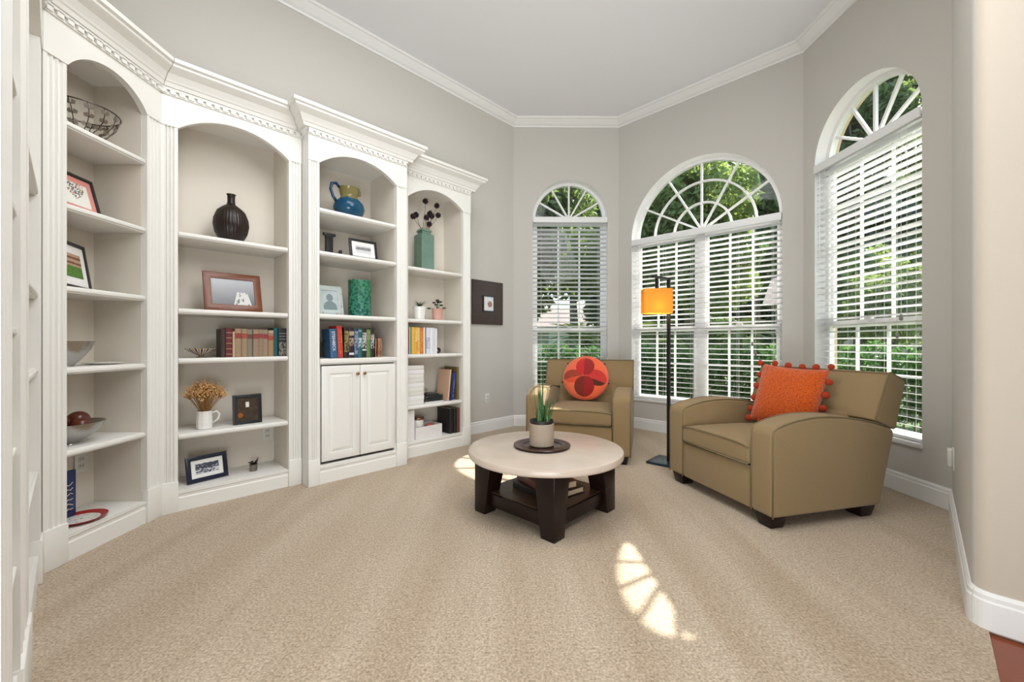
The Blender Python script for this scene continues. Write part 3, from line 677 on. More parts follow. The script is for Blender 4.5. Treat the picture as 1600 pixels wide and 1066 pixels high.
def street(n, x, y, z, mix, noise): return mix(noise(70, 3, (1, 1, 1.8)) + ((z-.05).abs() < .018) * -.12 > .47, (.06, .07, .10), mix(noise(30), (.40, .41, .46), (.80, .80, .82)))
frame(2, .275, .13, .13, .250, .178, .028, NAVY, .026, gray_pic('town_street_print', street), 'navy frame with a small street print on the bottom shelf', tilt=12, yaw=12, matc=(.80, .80, .84))
t = thing('pewter_pot', 'tiny pewter pot with dark leaves on the bottom shelf', 'pot', at(2, .555, .16, .13))
BM().lathe([(.024, 0), (.025, .004), (.026, .045), (.03, .05), (.026, .05), (.022, .04), (0, .04)], 28).obj('pot', mat('pewter', (.25, .23, .2), .35, 1), t, smooth=60)
k = BM()
for i in range(5):
    a = i*1.257; k.tube([(0, 0, .045), (.02*math.cos(a), .02*math.sin(a), .065), (.036*math.cos(a), .036*math.sin(a), .066 if i else .10)], [.004, .008, .002], 6)
k.obj('leaf', mat('dark_bronze', (.06, .045, .035), .4, .7), t, smooth=180)
# ---- unit 3
t = thing('pitcher', 'blue glazed pitcher with olive brown neck and loop handle', 'pitcher', at(3, .393, .17, 2.147), rot(3))
BM().lathe([(.06, 0), (.075, .006), (.115, .05), (.127, .09), (.118, .13), (.085, .165), (.068, .185), (.07, .205), (.08, .25), (.086, .265), (.078, .262), (.062, .2), (.06, .185), (.1, .12), (0, .02)], 48).obj('body',
    patmat('blue_olive_glaze', lambda n, x, y, z, mix, noise: mix(z + noise(25)*.05 < .19, mix(noise(14), (.13, .11, .035), (.24, .20, .08)), mix(noise(12), (.004, .02, .10), (.01, .10, .14))), .15), t, smooth=70)
BM().tube([(-.08, 0, .255), (-.11, 0, .285), (-.145, 0, .275), (-.155, 0, .225), (-.135, 0, .17), (-.108, 0, .135)], [.012, .013, .013, .012, .012, .014], 10).obj('handle', mat('blue_glaze', (.01, .04, .10), .15), t, smooth=180)
BM().prism([(.055, -.022), (.10, -.008), (.105, 0), (.10, .008), (.055, .022)], .222, .268, 'z').obj('spout', mat('olive_glaze', (.18, .15, .055), .2), t, bevel=.006)
lt = BM()
lt.prism([(-.047, .152), (-.047, .172), (.05, .172), (.05, .152), (.028, .148), (.028, .022), (.085, .022), (.088, .05), (.105, .05), (.105, 0), (-.047, 0), (-.047, .02), (-.028, .024), (-.028, .148)], 0, .03, 'y')
o = lt.obj('letter_ornament', BLACK, bevel=.002); o.location = at(3, .205, .10, 1.813); o.rotation_euler = (0, 0, rot(3, 6)); tag(o, 'black block letter L standing left of the small black frame', 'letter ornament')
frame(3, .50, .10, 1.813, .245, .175, .02, BLACK, .034, gray_pic('barn_print', lambda n, x, y, z, mix, noise: mix((z < .028) + ((z+noise(30)*.02) > .062) > .5, mix(noise(60, 3), (.015, .015, .015), (.5, .5, .5)), (.62, .62, .62))),
    'small black frame with wide white mat beside the letter ornament', tilt=12, yaw=0)
frame(3, .215, .095, 1.323, .205, .245, .04, patmat('pale_blue_painted_frame', lambda n, x, y, z, mix, noise: mix(noise(42, 1) > .68, (.42, .48, .46), (.32, .24, .16)), .35), .0, gray_pic('portrait_blue', lambda n, x, y, z, mix, noise:
    mix(((x*x+(z-.105)*(z-.105)*.7) < .0007).max(((x*x+(z-.02)*(z-.02)*.9) < .0028)), mix(noise(18), (.30, .36, .38), (.55, .60, .60)), (.18, .23, .24))), 'pale blue decorated frame with a portrait left of the green glass cylinder', tilt=14, yaw=-2)
GG = patmat('green_mosaic_glass', lambda n, x, y, z, mix, noise: (lambda v: mix(v > .5, mix(z/.3+noise(25)*.4-.2, (.0, .07, .065), (.02, .13, .05)), (.04, .20, .13)))(X(n, (lambda vo, tc: (n.links.new(tc.outputs['Object'], vo.inputs['Vector']), vo.outputs['Distance'])[1])(
    (lambda vo: (setattr(vo.inputs['Scale'], 'default_value', 38), vo)[1])(n.nodes.new('ShaderNodeTexVoronoi')), n.nodes.new('ShaderNodeTexCoord')))), .12, bump=.6, bscale=60)
k = BM(); n = 72; vs, fs = [], []; Hh = 24
for j in range(Hh+1):
    for i in range(n):
        a = 2*math.pi*i/n; z_ = .300*j/Hh; rr = .094+.0022*math.cos(12*a + (math.pi if (j//2) % 2 else 0))
        if j == Hh: z_ += .014*abs(math.sin(6*a))
        vs.append((rr*math.cos(a), rr*math.sin(a), z_))
for j in range(Hh):
    for i in range(n): l = (i+1) % n; fs.append((j*n+i, j*n+l, (j+1)*n+l, (j+1)*n+i))
b0 = len(vs)
for i in range(n): a = 2*math.pi*i/n; vs.append((.086*math.cos(a), .086*math.sin(a), .30+.014*abs(math.sin(6*a))))
for i in range(n): a = 2*math.pi*i/n; vs.append((.086*math.cos(a), .086*math.sin(a), .01))
for i in range(n): l = (i+1) % n; fs += [(Hh*n+i, Hh*n+l, b0+l, b0+i), (b0+i, b0+l, b0+n+l, b0+n+i)]
fs += [tuple(b0+n+i for i in range(n)), tuple(range(n))[::-1]]
k.add(vs, fs); o = k.obj('cylinder_vase', GG, smooth=50); o.location = at(3, .482, .155, 1.323); tag(o, 'tall green mosaic glass cylinder with scalloped rim', 'vase')
t = thing('glass_vase', 'clear curvy glass vase at the left end behind the books', 'vase', at(3, .134, .13, .972))
BM().lathe([(.028, 0), (.03, .004), (.034, .03), (.026, .07), (.032, .12), (.044, .14), (.042, .14), (.03, .118), (.023, .07), (.031, .03), (.02, .01), (0, .01)], 32).obj('body', glassmat('thin_clear_glass', (.80, .80, .76)), t, smooth=60)
g3 = 'books on the cupboard top'
x = .192; BK = (.010, .010, .012)
sp3 = [(.060, .236, (.035, .10, .20), ('STEINBECK', (.75, .80, .85), .032, .58), None, 'blue book lettered STEINBECK leaning at the left end', 3),
 (.045, .262, (.42, .03, .03), None, [(.12, .90, (.55, .12, .04))], 'bright red book with orange lettering', 3),
 (.040, .250, (.015, .006, .006), None, [(.20, .90, (.30, .24, .08))], 'black book with thin gold title next to the red one', 0),
 (.046, .250, (.014, .012, .012), None, [(.40, .66, (.38, .30, .20)), (.74, .88, (.38, .30, .20)), (.10, .17, (.6, .6, .6))], 'thick black book with blocky tan lettering', 0),
 (.033, .240, (.03, .04, .12), None, [(.12, .92, (.30, .33, .45))], 'narrow navy blue book with pale lettering', 0),
 (.034, .245, (.01, .12, .11), None, [(.35, .68, (.5, .6, .6)), (.90, .93, (.4, .5, .5))], 'teal green book with white title', 0),
 (.040, .245, BK, None, [(.34, .86, (.55, .55, .55)), (.24, .29, (.7, .7, .7))], 'black book with big white title between teal and green', 0),
 (.036, .240, (.10, .20, .06), None, [(.62, .97, (.28, .26, .10))], 'grass green book with olive top', 0),
 (.036, .248, (.012, .014, .014), None, [(.30, .80, (.5, .5, .5))], 'black book with white lettering at the right end', 0)]
for w_, h_, col, title, band, lb, ln in sp3:
    if band: band = [(a, b2, c) for a, b2, c in band]
    book(3, x+w_/2+(h_*math.sin(R(ln))*.0), .055, .972, w_*.92 if ln else w_-.002, h_, .16, col, lb, title=title, band=band, lean=-ln, group=g3); x += w_*1.0 + (.004 if lb.startswith('bright red') else 0)
x3 = x
bz = mat('rose_gold', (.75, .42, .28), .25, 1)
t = thing('bookend', 'shiny rose gold bookend of upright bars right of the books', 'bookend', at(3, x3+.012, .06, .972), rot(3))
for i, (xx, hh) in enumerate(((.0, .165), (.022, .165), (.034, .17), (.048, .162))):
    BM().box(xx, xx+.009, .0, .10, .004, hh).obj('bar', bz, t, bevel=.001)
BM().box(-.0, .060, 0, .11, 0, .004).obj('base_plate', bz, t)
# ---- unit 4
t = thing('square_vase', 'tall square green ceramic vase holding dark round flowers', 'vase', at(4, .392, .165, 1.83), rot(4, -2))
GC = patmat('sage_green_crackle', lambda n, x, y, z, mix, noise: mix(noise(9, 4), (.085, .165, .115), (.20, .30, .235)), .25)
k = BM(); k.T = Matrix.Rotation(R(45), 4, 'Z')
k.lathe([(q*math.sqrt(2), z_) for q, z_ in ((.070, 0), (.073, .003), (.073, .362), (.070, .366), (.054, .378), (.049, .382), (.049, .400), (.059, .401), (.060, .409), (.051, .411), (.051, .424), (.048, .426), (.045, .424), (.045, .38), (.062, .36), (.062, .01), (0, .01))], 4).obj('body', GC, t)
BALL = mat('dark_thistle', (.018, .006, .010), .8, bump=.8, bscale=300)
hd = [(.407, 2.553, 'topmost'), (.549, 2.54, 'upper right'), (.263, 2.365, 'far left'), (.315, 2.397, 'second from the left'), (.399, 2.378, 'front middle'), (.493, 2.455, 'one above the right cluster'), (.533, 2.425, 'rightmost of the low cluster'), (.454, 2.325, 'lowest'), (.478, 2.412, 'inner one of the right cluster')]
for i, (hx, hz, lb) in enumerate(hd):
    o_, a_ = at(4, .392, .165, 2.20), None
    t = thing('dried_flower', 'dark ball-headed dried flower in the green vase, %s' % lb, 'dried flower', o_, rot(4), 'dark ball flowers in the green vase')
    dy = (.0, .0, .0, .03, -.03, .045, -.045, .0, -.01)[i]; dx = hx-.392; dz = hz-2.20
    rk = sorted(range(9), key=lambda q: hd[q][0]).index(i); nx_ = -.034+.0085*rk; ny_ = .016*(1 if dy > 0 else -1 if dy < 0 else (rk % 2)*2-1)
    BM().tube([(nx_*.8, ny_, -.12), (nx_, ny_, .05), (dx*.8, dy*.8, dz*.75), (dx, dy, dz)], .0022, 6).obj('stem', mat('brown_stem', (.12, .07, .04), .7), t, smooth=180)
    k = BM().sphere((dx, dy, dz), .027, 9); rr = random.Random(i)
    for q in range(60):
        v = Vector((rr.gauss(0, 1), rr.gauss(0, 1), rr.gauss(0, 1))).normalized(); c = Vector((dx, dy, dz)); k.tube([c+v*.024, c+v*.033], [.003, .001], 4)
    k.obj('flower_head', BALL, t)
def pot(b, x, y, z, r0, r1, h_, m, label, leaves, lm, soil=True, name='potted_plant'):
    t = thing(name, label, 'potted plant', at(b, x, y, z), rot(b))
    BM().lathe([(r0, 0), (r1, h_), (r1-.004, h_), (r1-.006, h_*.9), (r0-.006, .006), (0, .006)], 32).obj('pot', m, t, smooth=50)
    BM().lathe([(0, h_*.86), (r1-.007, h_*.86), (r1-.007, h_*.88), (0, h_*.89)], 24).obj('soil', mat('potting_soil', (.03, .02, .014), .95, bump=.5), t)
    k = BM(); leaves(k, h_*.86); k.obj('leaf', lm, t, smooth=60); return t
def blade(k, p0, a, L_, w_, out, arch=0., n=6, twist=0):
    d = Vector((math.cos(a), math.sin(a), 0)); s_ = Vector((-d.y, d.x, 0)); vs, fs = [], []
    for i in range(n+1):
        u = i/n; p = Vector(p0)+d*(out*u+arch*u*u)+Vector((0, 0, L_*(u-.35*u*u*(arch > .03)))); ww = w_*(1-u**2.2)*.5+.0004
        up = Vector((0, 0, 1)).cross(s_)*(-.35*ww)
        vs += [p-s_*ww, p-up*1.0, p+s_*ww, p+up*.2]
    for i in range(n):
        for q in range(4): l = (q+1) % 4; fs.append((i*4+q, i*4+l, i*4+4+l, i*4+4+q))
    fs += [(0, 1, 2, 3), tuple(n*4+q for q in (3, 2, 1, 0))]
    k.add(vs, fs)
def aloe(k, z):
    rr = random.Random(4)
    for i in range(15): a = i*2.4; blade(k, (0, 0, z), a, rr.uniform(.06, .12), .014, rr.uniform(.02, .05), rr.uniform(.03, .07))
pot(4, .306, .12, 1.328, .052, .068, .128, WHT, 'spiky green plant in a white pot on the plant shelf', aloe, mat('aloe_green', (.045, .085, .045), .45))
def succ(k, z):
    for i, (a, o_, h_) in enumerate(((0, .05, .06), (.9, .04, .09), (2.0, .05, .085), (3.0, .10, .02), (3.9, .05, .06), (5.0, .05, .09), (5.8, .075, .03), (1.5, .0, .11), (4.4, .0, .10))):
        p = Vector((o_*math.cos(a), o_*math.sin(a)*.7, z+h_)); k.tube([(0, 0, z), p*.5+Vector((0, 0, z*.5+.01)), p], .002, 5); k.sphere(p, .019, 7, sc=(1.1, 1, .45))
pot(4, .525, .12, 1.328, .048, .062, .118, mat('blush_pot', (.62, .34, .27), .5, var=.05), 'round-leaved plant in a blush pink pot on the plant shelf', succ, mat('succulent_green', (.03, .05, .022), .45))
g4 = 'books on the third shelf of the green vase bookcase'
x = .118
for w_, h_, col, band, lb, ln in [(.026, .25, (.22, .006, .035), [(.0, .25, (.12, .03, .15))], 'crimson book with purple foot at the far left', -2), (.014, .262, (.55, .60, .50), None, 'thin pale green-white book beside the crimson one', 3), (.014, .262, (.12, .26, .07), None, 'thin green book of the rainbow row', 3),
    (.032, .262, (.72, .46, .06), None, 'yellow book next to the thin green one', 2), (.028, .262, (.75, .36, .05), [(.45, .95, (.8, .55, .25))], 'orange-yellow book right of the yellow one', 2), (.034, .262, (.70, .48, .16), [(.1, .5, (.65, .3, .05))], 'mustard book in the middle of the yellow ones', 1),
    (.038, .255, (.55, .17, .02), [(.1, .85, (.68, .30, .06))], 'burnt orange book right of the mustard one', 1), (.022, .262, (.75, .66, .56), None, 'ivory book between orange and white ones', 0), (.012, .262, (.22, .22, .25), None, 'thin grey book left of the white ones', 0),
    (.044, .262, (.68, .69, .74), [(.2, .62, (.35, .36, .42))], 'thick white book with grey title', 0), (.040, .262, (.72, .76, .80), None, 'thick bluish white book', 0), (.025, .260, (.66, .65, .70), None, 'narrow lilac-white book near the right end', 0), (.022, .255, (.78, .76, .74), None, 'last white book on the right of the row', 0)]:
    book(4, x+w_/2, .045, .986, w_-.0015, h_, .16, col, lb, band=band, lean=0, group=g4); x += w_
t = thing('knot_ornament', 'small dark openwork metal ball at the right end of the white books', 'ornament', at(4, x+.036, .09, .986+.032))
k = BM()
for j in range(3):
    M_ = Matrix.Rotation(j*1.05, 4, 'Z') @ Matrix.Rotation(R(70), 4, 'X'); k.tube([M_ @ Vector((.027*math.cos(q), .027*math.sin(q), 0)) for q in [2*math.pi*i/20 for i in range(20)]], .005, 8, closed=True)
k.obj('ring', mat('dark_iron', (.04, .03, .025), .45, .8), t, smooth=180)
# fourth shelf
for i in range(9):
    o = BM().box(-.105, .105, 0, .24, 0, .0415).obj('paper_box', mat('white_card_%d' % (i % 3), [(.74, .72, .68), (.78, .77, .75), (.70, .68, .63)][i % 3], .7), bevel=.002)
    o.location = at(4, .212+.002*((i*5) % 3-1), .055, .491+i*.0425); o.rotation_euler = (0, 0, rot(4))
    tag(o, 'flat white paper box in the tall stack, %s from the bottom' % ['first', 'second', 'third', 'fourth', 'fifth', 'sixth', 'seventh', 'eighth', 'topmost and ninth'][i], 'box', 'stack of white paper boxes')
ki = 0
for j, (zz, ww, xx, lb) in enumerate(((.0, .22, .445, 'white slim box lying under the black cases'), (.012, .22, .44, 'lower black latched case lying on the shelf'), (.044, .215, .442, 'upper black latched case'), (.072, .15, .43, 'small black tray on top of the black cases'))):
    hh = (.011, .030, .027, .016)[j]
    t = thing('storage_case', lb, 'case', at(4, xx, .06, .4905+zz), rot(4))
    BM().box(-ww/2, ww/2, 0, .17, 0, hh).obj('case_body', mat('white_card_1', (.78, .77, .75), .7) if j == 0 else mat('satin_black', (.015, .018, .02), .4), t, bevel=.003)
    if j in (1, 2):
        for sx in (-.09, .09): BM().box(sx-.007, sx+.007, -.003, 0, .008, .022).obj('latch', mat('chrome', (.7, .7, .7), .2, 1), t)
t = thing('glass_ornament', 'little clear glass ornament standing on the black tray', 'ornament', at(4, .385, .12, .5795))
BM().lathe([(.018, 0), (.016, .004), (.004, .008), (.004, .02), (.014, .03), (.016, .042), (.008, .055), (0, .058)], 20).obj('body', glassmat('ornament_glass', (.7, .72, .72)), t, smooth=60)
g5 = 'leaning books on the fourth shelf'
for x_, w_, h_, d_, col, lb, ln, y_ in ((.6455, .020, .325, .20, (.62, .40, .27), 'peach coloured book leaning, leftmost of the leaning group', 6, .05), (.668, .024, .318, .18, (.010, .010, .010), 'black book leaning between the peach and the dark navy ones', 6, .055),
      (.691, .018, .285, .18, (.010, .018, .09), 'dark navy book leaning beside the bright blue one', 6, .06), (.7115, .019, .290, .17, (.008, .03, .32), 'bright royal blue book leaning in the group', 6, .06)):
    book(4, x_-.035, y_, .49, w_, h_, d_, col, lb, lean=ln, group=g5, band=[(.1, .85, (.20, .25, .5))] if w_ == .019 else None)
book(4, .7435, .06, .49, .026, .345, .22, (.15, .11, .03), 'tall olive brown book upright at the right end', group=g5)
# bottom
t = thing('magazine_file', 'white upright magazine file at the bottom left of the green vase bookcase', 'file box', at(4, .160, .06, .142), rot(4))
BM().box(-.05, -.047, 0, .24, 0, .30).box(.047, .05, 0, .24, 0, .30).box(-.047, .047, 0, .003, 0, .30).box(-.047, .047, .237, .24, 0, .30).box(-.047, .047, .003, .237, 0, .003).obj('box_wall', mat('white_card_1', (.78, .77, .75), .7), t)
BM().box(-.04, .04, .01, .23, .004, .285).obj('papers', mat('paper_pale', (.72, .66, .58), .8), t)
t = thing('storage_box', 'open low white marbled box at the bottom of the green vase bookcase', 'box', at(4, .395, .08, .142), rot(4, 3))
mb = mat('white_marbled', (.74, .71, .69), .5, var=.08, vscale=25)
BM().box(-.165, -.159, 0, .2, 0, .115).box(.159, .165, 0, .2, 0, .115).box(-.159, .159, 0, .006, 0, .115).box(-.159, .159, .194, .2, 0, .115).box(-.159, .159, .006, .194, 0, .09).obj('box_wall', mb, t)
t = thing('candle_jar', 'white candle in a jar with copper lid, standing in the low box', 'candle', at(4, .318, .165, .2325))
BM().lathe([(.05, 0), (.056, .006), (.058, .085), (.055, .09), (0, .09)], 32).obj('jar', WHT, t, smooth=50)
BM().lathe([(.059, .088), (.060, .09), (.060, .108), (.056, .112), (0, .112)], 32).obj('lid', mat('copper_lid', (.30, .16, .10), .3, 1), t, smooth=50)
o = BM().box(-.045, .045, -.02, .02, 0, .03).obj('card_pack', mat('coral_card', (.60, .15, .11), .6), bevel=.002); o.location = at(4, .452, .16, .2325); o.rotation_euler = (0, 0, rot(4, 12)); tag(o, 'coral red little box next to the candle jar', 'box')
g6 = 'binders on the bottom shelf'
book(4, .652, .05, .142, .045, .262, .22, (.012, .012, .013), label='large black binder with grey spine on the bottom shelf of the green vase bookcase', group=g6, rough=.35)
book(4, .702, .045, .142, .040, .258, .22, (.016, .016, .018), 'black binder between the big black and the brown ones', yaw=0, group=g6, rough=.35)
book(4, .742, .045, .142, .034, .258, .22, (.14, .035, .025), 'reddish brown binder at the right end of the bottom shelf', yaw=0, group=g6, rough=.35)
# ---- picture on the left wall
c = Lo(.472, .0)
t = thing('wall_picture', 'square dark brown wooden panel with tiny framed photo, hung on the grey wall', 'picture', (c.x, c.y, 1.322), ROT_L)
BM().box(-.252, .252, -.028, -.001, 0, .535).obj('panel', patmat('dark_panel_wood', wood_build((.035, .022, .018), (.075, .05, .042), (1, 1, 12), 5), .4), t, bevel=.003)
BM().ribbon([(-.095, .155), (-.095, .355), (.095, .355), (.095, .155)], -.014, 0, -.042, -.028, closed=True).obj('inner_frame', BLACK, t)
BM().box(-.082, .082, -.033, -.028, .168, .342).obj('photo', gray_pic('small_photo', lambda n, x, y, z, mix, noise: mix(((x-.02)*(x-.02)+(z-.25)*(z-.25)) < .0014, mix(noise(10), (.6, .62, .66), (.8, .8, .82)), mix(noise(60) > .5, (.55, .25, .12), (.12, .10, .10)))), t)

# ------------------------------------------------------------------ armchairs
def armchair(label, loc, rz):
    t = thing('armchair', label, 'armchair', loc, rz, 'olive tan armchairs')
    HW = .485; AT = .165
    top = [(0, .075), (0, .55), (.006, .585), (.03, .603), (.09, .622), (.18, .642), (.30, .655), (.42, .655), (.55, .645), (.68, .625), (.80, .600), (.90, .570), (.962, .543), (.955, .50), (.842, .075)]
    for s_ in (-1, 1):
        x0, x1 = (HW-AT, HW) if s_ > 0 else (-HW, -HW+AT)
        BM().prism(top, x0, x1, 'x').obj('arm', FAB, t, bevel=.026, seg=5)
        for xx in (x0+.001, x1-.001):
            ins = [(y+(.006 if y < .5 else -.004), z) for y, z in top]
            e = [(xx, y, z) for y, z in ins[0:13]]
            # piping follows front edge and top edge just inside the rounded border
            cx_ = (x0+x1)/2; xi = xx + (.004 if xx < cx_ else -.004)
            BM().tube([(xi, max(y, .004), z-.003 if z > .5 else z) for y, z in ins[0:12]], .0045, 6).obj('piping', PIPE, t, smooth=180)
    BM().box(-HW+AT+.001, HW-AT-.001, .012, .80, .075, .335).obj('front_panel', FAB, t, bevel=.01, seg=3)
    BM().tube([(-HW+AT, .008, .334), (HW-AT, .008, .334)], .004, 6).obj('piping', PIPE, t, smooth=180)
    # rear body
    BM().prism([(.70, .075), (.842, .075), (.955, .50), (.962, .543), (.80, .60), (.70, .45)], -HW+AT+.001, HW-AT-.001, 'x').obj('rear_panel', FAB, t, bevel=.008)
    # seat cushion, crowned
    k = BM(); nx, ny = 20, 22; a = HW-AT-.004; y0, y1 = -.004, .735; vs, fs = [], []
    def rim(u): return (1-abs(2*u-1)**6)
    for lay in (1, 0):
        for j in range(ny+1):
            for i in range(nx+1):
                u, v = i/nx, j/ny; x_ = -a+2*a*u; y_ = y0+(y1-y0)*v
                crown = .022*math.sin(math.pi*u)**.6*math.sin(math.pi*min(1, v+.08))**.6
                edge = min(1, rim(u), rim(v)); z_ = (.468+crown-.012*(1-edge)) if lay else (.342+.006*(1-edge))
                bul = .0
                vs.append((x_*(1 if 0 < i < nx else .997), y_, z_))
    Nn = (nx+1)*(ny+1)
    for j in range(ny):
        for i in range(nx):
            q = j*(nx+1)+i; fs += [(q, q+1, q+nx+2, q+nx+1), (Nn+q, Nn+q+nx+1, Nn+q+nx+2, Nn+q+1)]
    for i in range(nx): fs += [(i, Nn+i, Nn+i+1, i+1)]; q = ny*(nx+1)+i; fs += [(q, q+1, Nn+q+1, Nn+q)]
    for j in range(ny): q = j*(nx+1); fs += [(q, q+nx+1, Nn+q+nx+1, Nn+q)]; q += nx; fs += [(q, Nn+q, Nn+q+nx+1, q+nx+1)]
    k.add(vs, fs); k.obj('seat_cushion', FAB, t, bevel=.014, seg=4)
    rz0 = [(-a+2*a*i/16, y0-.002, .468-.010*(1-rim(i/16))+.022*math.sin(math.pi*i/16)**.6*math.sin(math.pi*.08)**.6-.006) for i in range(17)]
    BM().tube(rz0, .0045, 6).obj('piping', PIPE, t, smooth=180)
    BM().tube([(-a+.006, y0, .348), (a-.006, y0, .348)], .0045, 6).obj('piping', PIPE, t, smooth=180)
    # back: full width slanted pillow block above the arms, narrow pad down to the seat
    pr = [(.796, .612), (.806, .64), (.905, .895), (.925, .912), (1.04, .862), (1.056, .845), (.972, .548), (.962, .547)]
    BM().prism(pr, -HW+.004, HW-.002, 'x').obj('backrest', FAB, t, bevel=.014, seg=4)
    BM().prism([(.715, .44), (.80, .64), (.86, .63), (.78, .42)], -HW+AT+.004, HW-AT-.004, 'x').obj('back_pad', FAB, t, bevel=.02, seg=4)
    for sx in (-HW+.008, HW-.006):
        BM().tube([(sx, .800, .618), (sx, .808, .645), (sx, .906, .897), (sx, .925, .910), (sx, 1.04, .862)], .005, 6).obj('piping', PIPE, t, smooth=180)
    BM().tube([(-HW+.008, .908, .903), (HW-.006, .908, .903)], .005, 6).obj('piping', PIPE, t, smooth=180)
    for sx in (-1, 1):
        for yy in (.075, .77):
            BM().frustum((sx*(HW-.085), yy, 0), (.045, .045), (sx*(HW-.085), yy, .077), (.062, .06)).obj('foot', ESPR, t, bevel=.004)
    return t
Y1 = Vector((.969, .249)).normalized(); A1 = math.atan2(-Y1.x, Y1.y)
armchair('olive tan armchair with the orange pompom cushion, nearest the camera', (1.385, 2.852, 0), A1)
A2 = R(-18)
armchair('olive tan armchair with the round flower cushion, in front of the rear window', (.594, 3.806, 0), A2)
def chair_pt(o, a, x, y, z): return (o[0]+math.cos(a)*x-math.sin(a)*y, o[1]+math.sin(a)*x+math.cos(a)*y, z)
# square pompom cushion
ORG = patmat('orange_chunky_knit', lambda n, x, y, z, mix, noise: mix(((noise(95, 2, (1, 1, 1.6))-.5)*3+.5).max(0).min(1), (.42, .050, .004), (.70, .125, .009)), .9, bump=1.0, bscale=110, spec=.1, sheen=.4)
POM = mat('pompom_wool', (.55, .055, .012), .95, bump=1, bscale=350, var=.2, vscale=40)
def square_cushion():
    t = thing('square_cushion', 'square orange knitted cushion edged with pompoms on the near armchair', 'cushion', chair_pt((1.385, 2.852), A1, -.005, .585, .488), A1)
    M_ = Matrix.Rotation(R(-20), 4, 'X') @ Matrix.Rotation(R(3), 4, 'Y')
    M_ = Matrix.Rotation(R(16), 4, 'Z') @ M_
    n = 26; a = .232; T_ = .070; vs, fs = [], []
    def shp(u, v):
        pin = 1-.07*(1-abs(v)**2)*abs(u)**3; pin2 = 1-.07*(1-abs(u)**2)*abs(v)**3
        th = T_*max(0, (1-u**4))**.55*max(0, (1-v**4))**.55
        return u*a*pin, v*a*pin2+a, th
    for s_ in (-1, 1):
        for j in range(n+1):
            for i in range(n+1):
                u, v = 2*i/n-1, 2*j/n-1; x_, z_, th = shp(u, v); vs.append(M_ @ Vector((x_, s_*th, z_+.0)))
    N2 = (n+1)**2
    for j in range(n):
        for i in range(n): q = j*(n+1)+i; fs += [(q, q+1, q+n+2, q+n+1), (N2+q, N2+q+n+1, N2+q+n+2, N2+q+1)]
    BM().add(vs, fs).obj('cushion_cover', ORG, t, smooth=180)
    rr = random.Random(2)
    for side in range(4):
        for j in range(5):
            c = -1+2*j/5; u, v = [(c, -1), (1, c), (-c, 1), (-1, -c)][side]
            x_, z_, th = shp(u, v); du, dv = [(0, -1), (1, 0), (0, 1), (-1, 0)][side]
            r_ = .024*rr.uniform(.85, 1.1)
            p = M_ @ Vector((x_+du*.017, rr.uniform(-.008, .008), z_+dv*.017)); p.z = max(p.z, r_+.002)
            BM().sphere(p, r_, 8).obj('pompom', POM, t, smooth=180)
square_cushion()
def petals(n, x, y, z, mix, noise):
    def el(cx_, cz_, rx, rz_, a=0):
        X_ = (x-cx_); Z_ = (z-cz_); ca, sa = math.cos(a), math.sin(a)
        p = (X_*ca+Z_*sa)/rx; q = (Z_*ca-X_*sa)/rz_; return (p*p+q*q) < 1
    c0_ = .245
    base = mix((x + (z-c0_)*.2) < -.0, (.86, .14, .055), (.86, .16, .07))
    c = mix(el(-.125, c0_+.0, .105, .072, .0), base, mix((z-c0_-x*.25) > .018, (.74, .085, .035), (.36, .055, .03)))
    c = mix(el(.125, c0_-.01, .105, .085, -.35), c, mix((z-c0_+x*.3) > .0, (.10, .026, .018), (.58, .045, .035)))
    c = mix(el(0, c0_+.110, .098, .100), c, mix(x > -.01, (.58, .03, .03), (.32, .025, .025)))
    c = mix(el(0, c0_-.105, .105, .110), c, mix(x > .0, (.20, .030, .018), (.32, .02, .02)))
    ns = noise(260, 2); k = n.nodes.new('ShaderNodeMix'); k.data_type = 'RGBA'; k.blend_type = 'OVERLAY'; k.inputs[0].default_value = .35
    n.links.new(c, k.inputs[6]); n.links.new(ns.s, k.inputs[7]); return k.outputs[2]
def round_cushion():
    t = thing('round_cushion', 'round coral red cushion with a dark four-petal flower on the rear armchair', 'cushion', chair_pt((.594, 3.806), A2, -.01, .585, .489), A2)
    k = BM(); Rr = .245; n = 64; m = 12; vs, fs = [], []
    for s_ in (-1, 1):
        for j in range(m+1):
            u = j/m; r_ = Rr*math.sin(u*math.pi/2)**.9; th = .07*max(0, 1-(r_/Rr)**3.2)**.6
            for i in range(n): a = 2*math.pi*i/n; vs.append((r_*math.cos(a), s_*th, r_*math.sin(a)+Rr))
    N2 = (m+1)*n
    for s_ in (0, 1):
        for j in range(m):
            for i in range(n): l = (i+1) % n; q = s_*N2; fs.append((q+j*n+i, q+j*n+l, q+(j+1)*n+l, q+(j+1)*n+i))
    o = k.add(vs, fs).obj('cushion_cover', patmat('flower_felt', petals, .9, bump=.5, bscale=300, spec=.1, sheen=.3), t, smooth=180)
    T_ = Matrix.Rotation(R(-20), 4, 'X'); o.matrix_local = T_
    for i in range(7):
        a = R(90+i*360/7); p = T_ @ Vector((math.cos(a)*(Rr+.008), 0, math.sin(a)*(Rr+.008)+Rr))
        if p.z < .012: p.z = .012
        BM().sphere(p, .009, 6, sc=(1.3, 1, 1)).obj('tassel', mat('dark_red_thread', (.13, .015, .012), .9), t, smooth=180)
round_cushion()

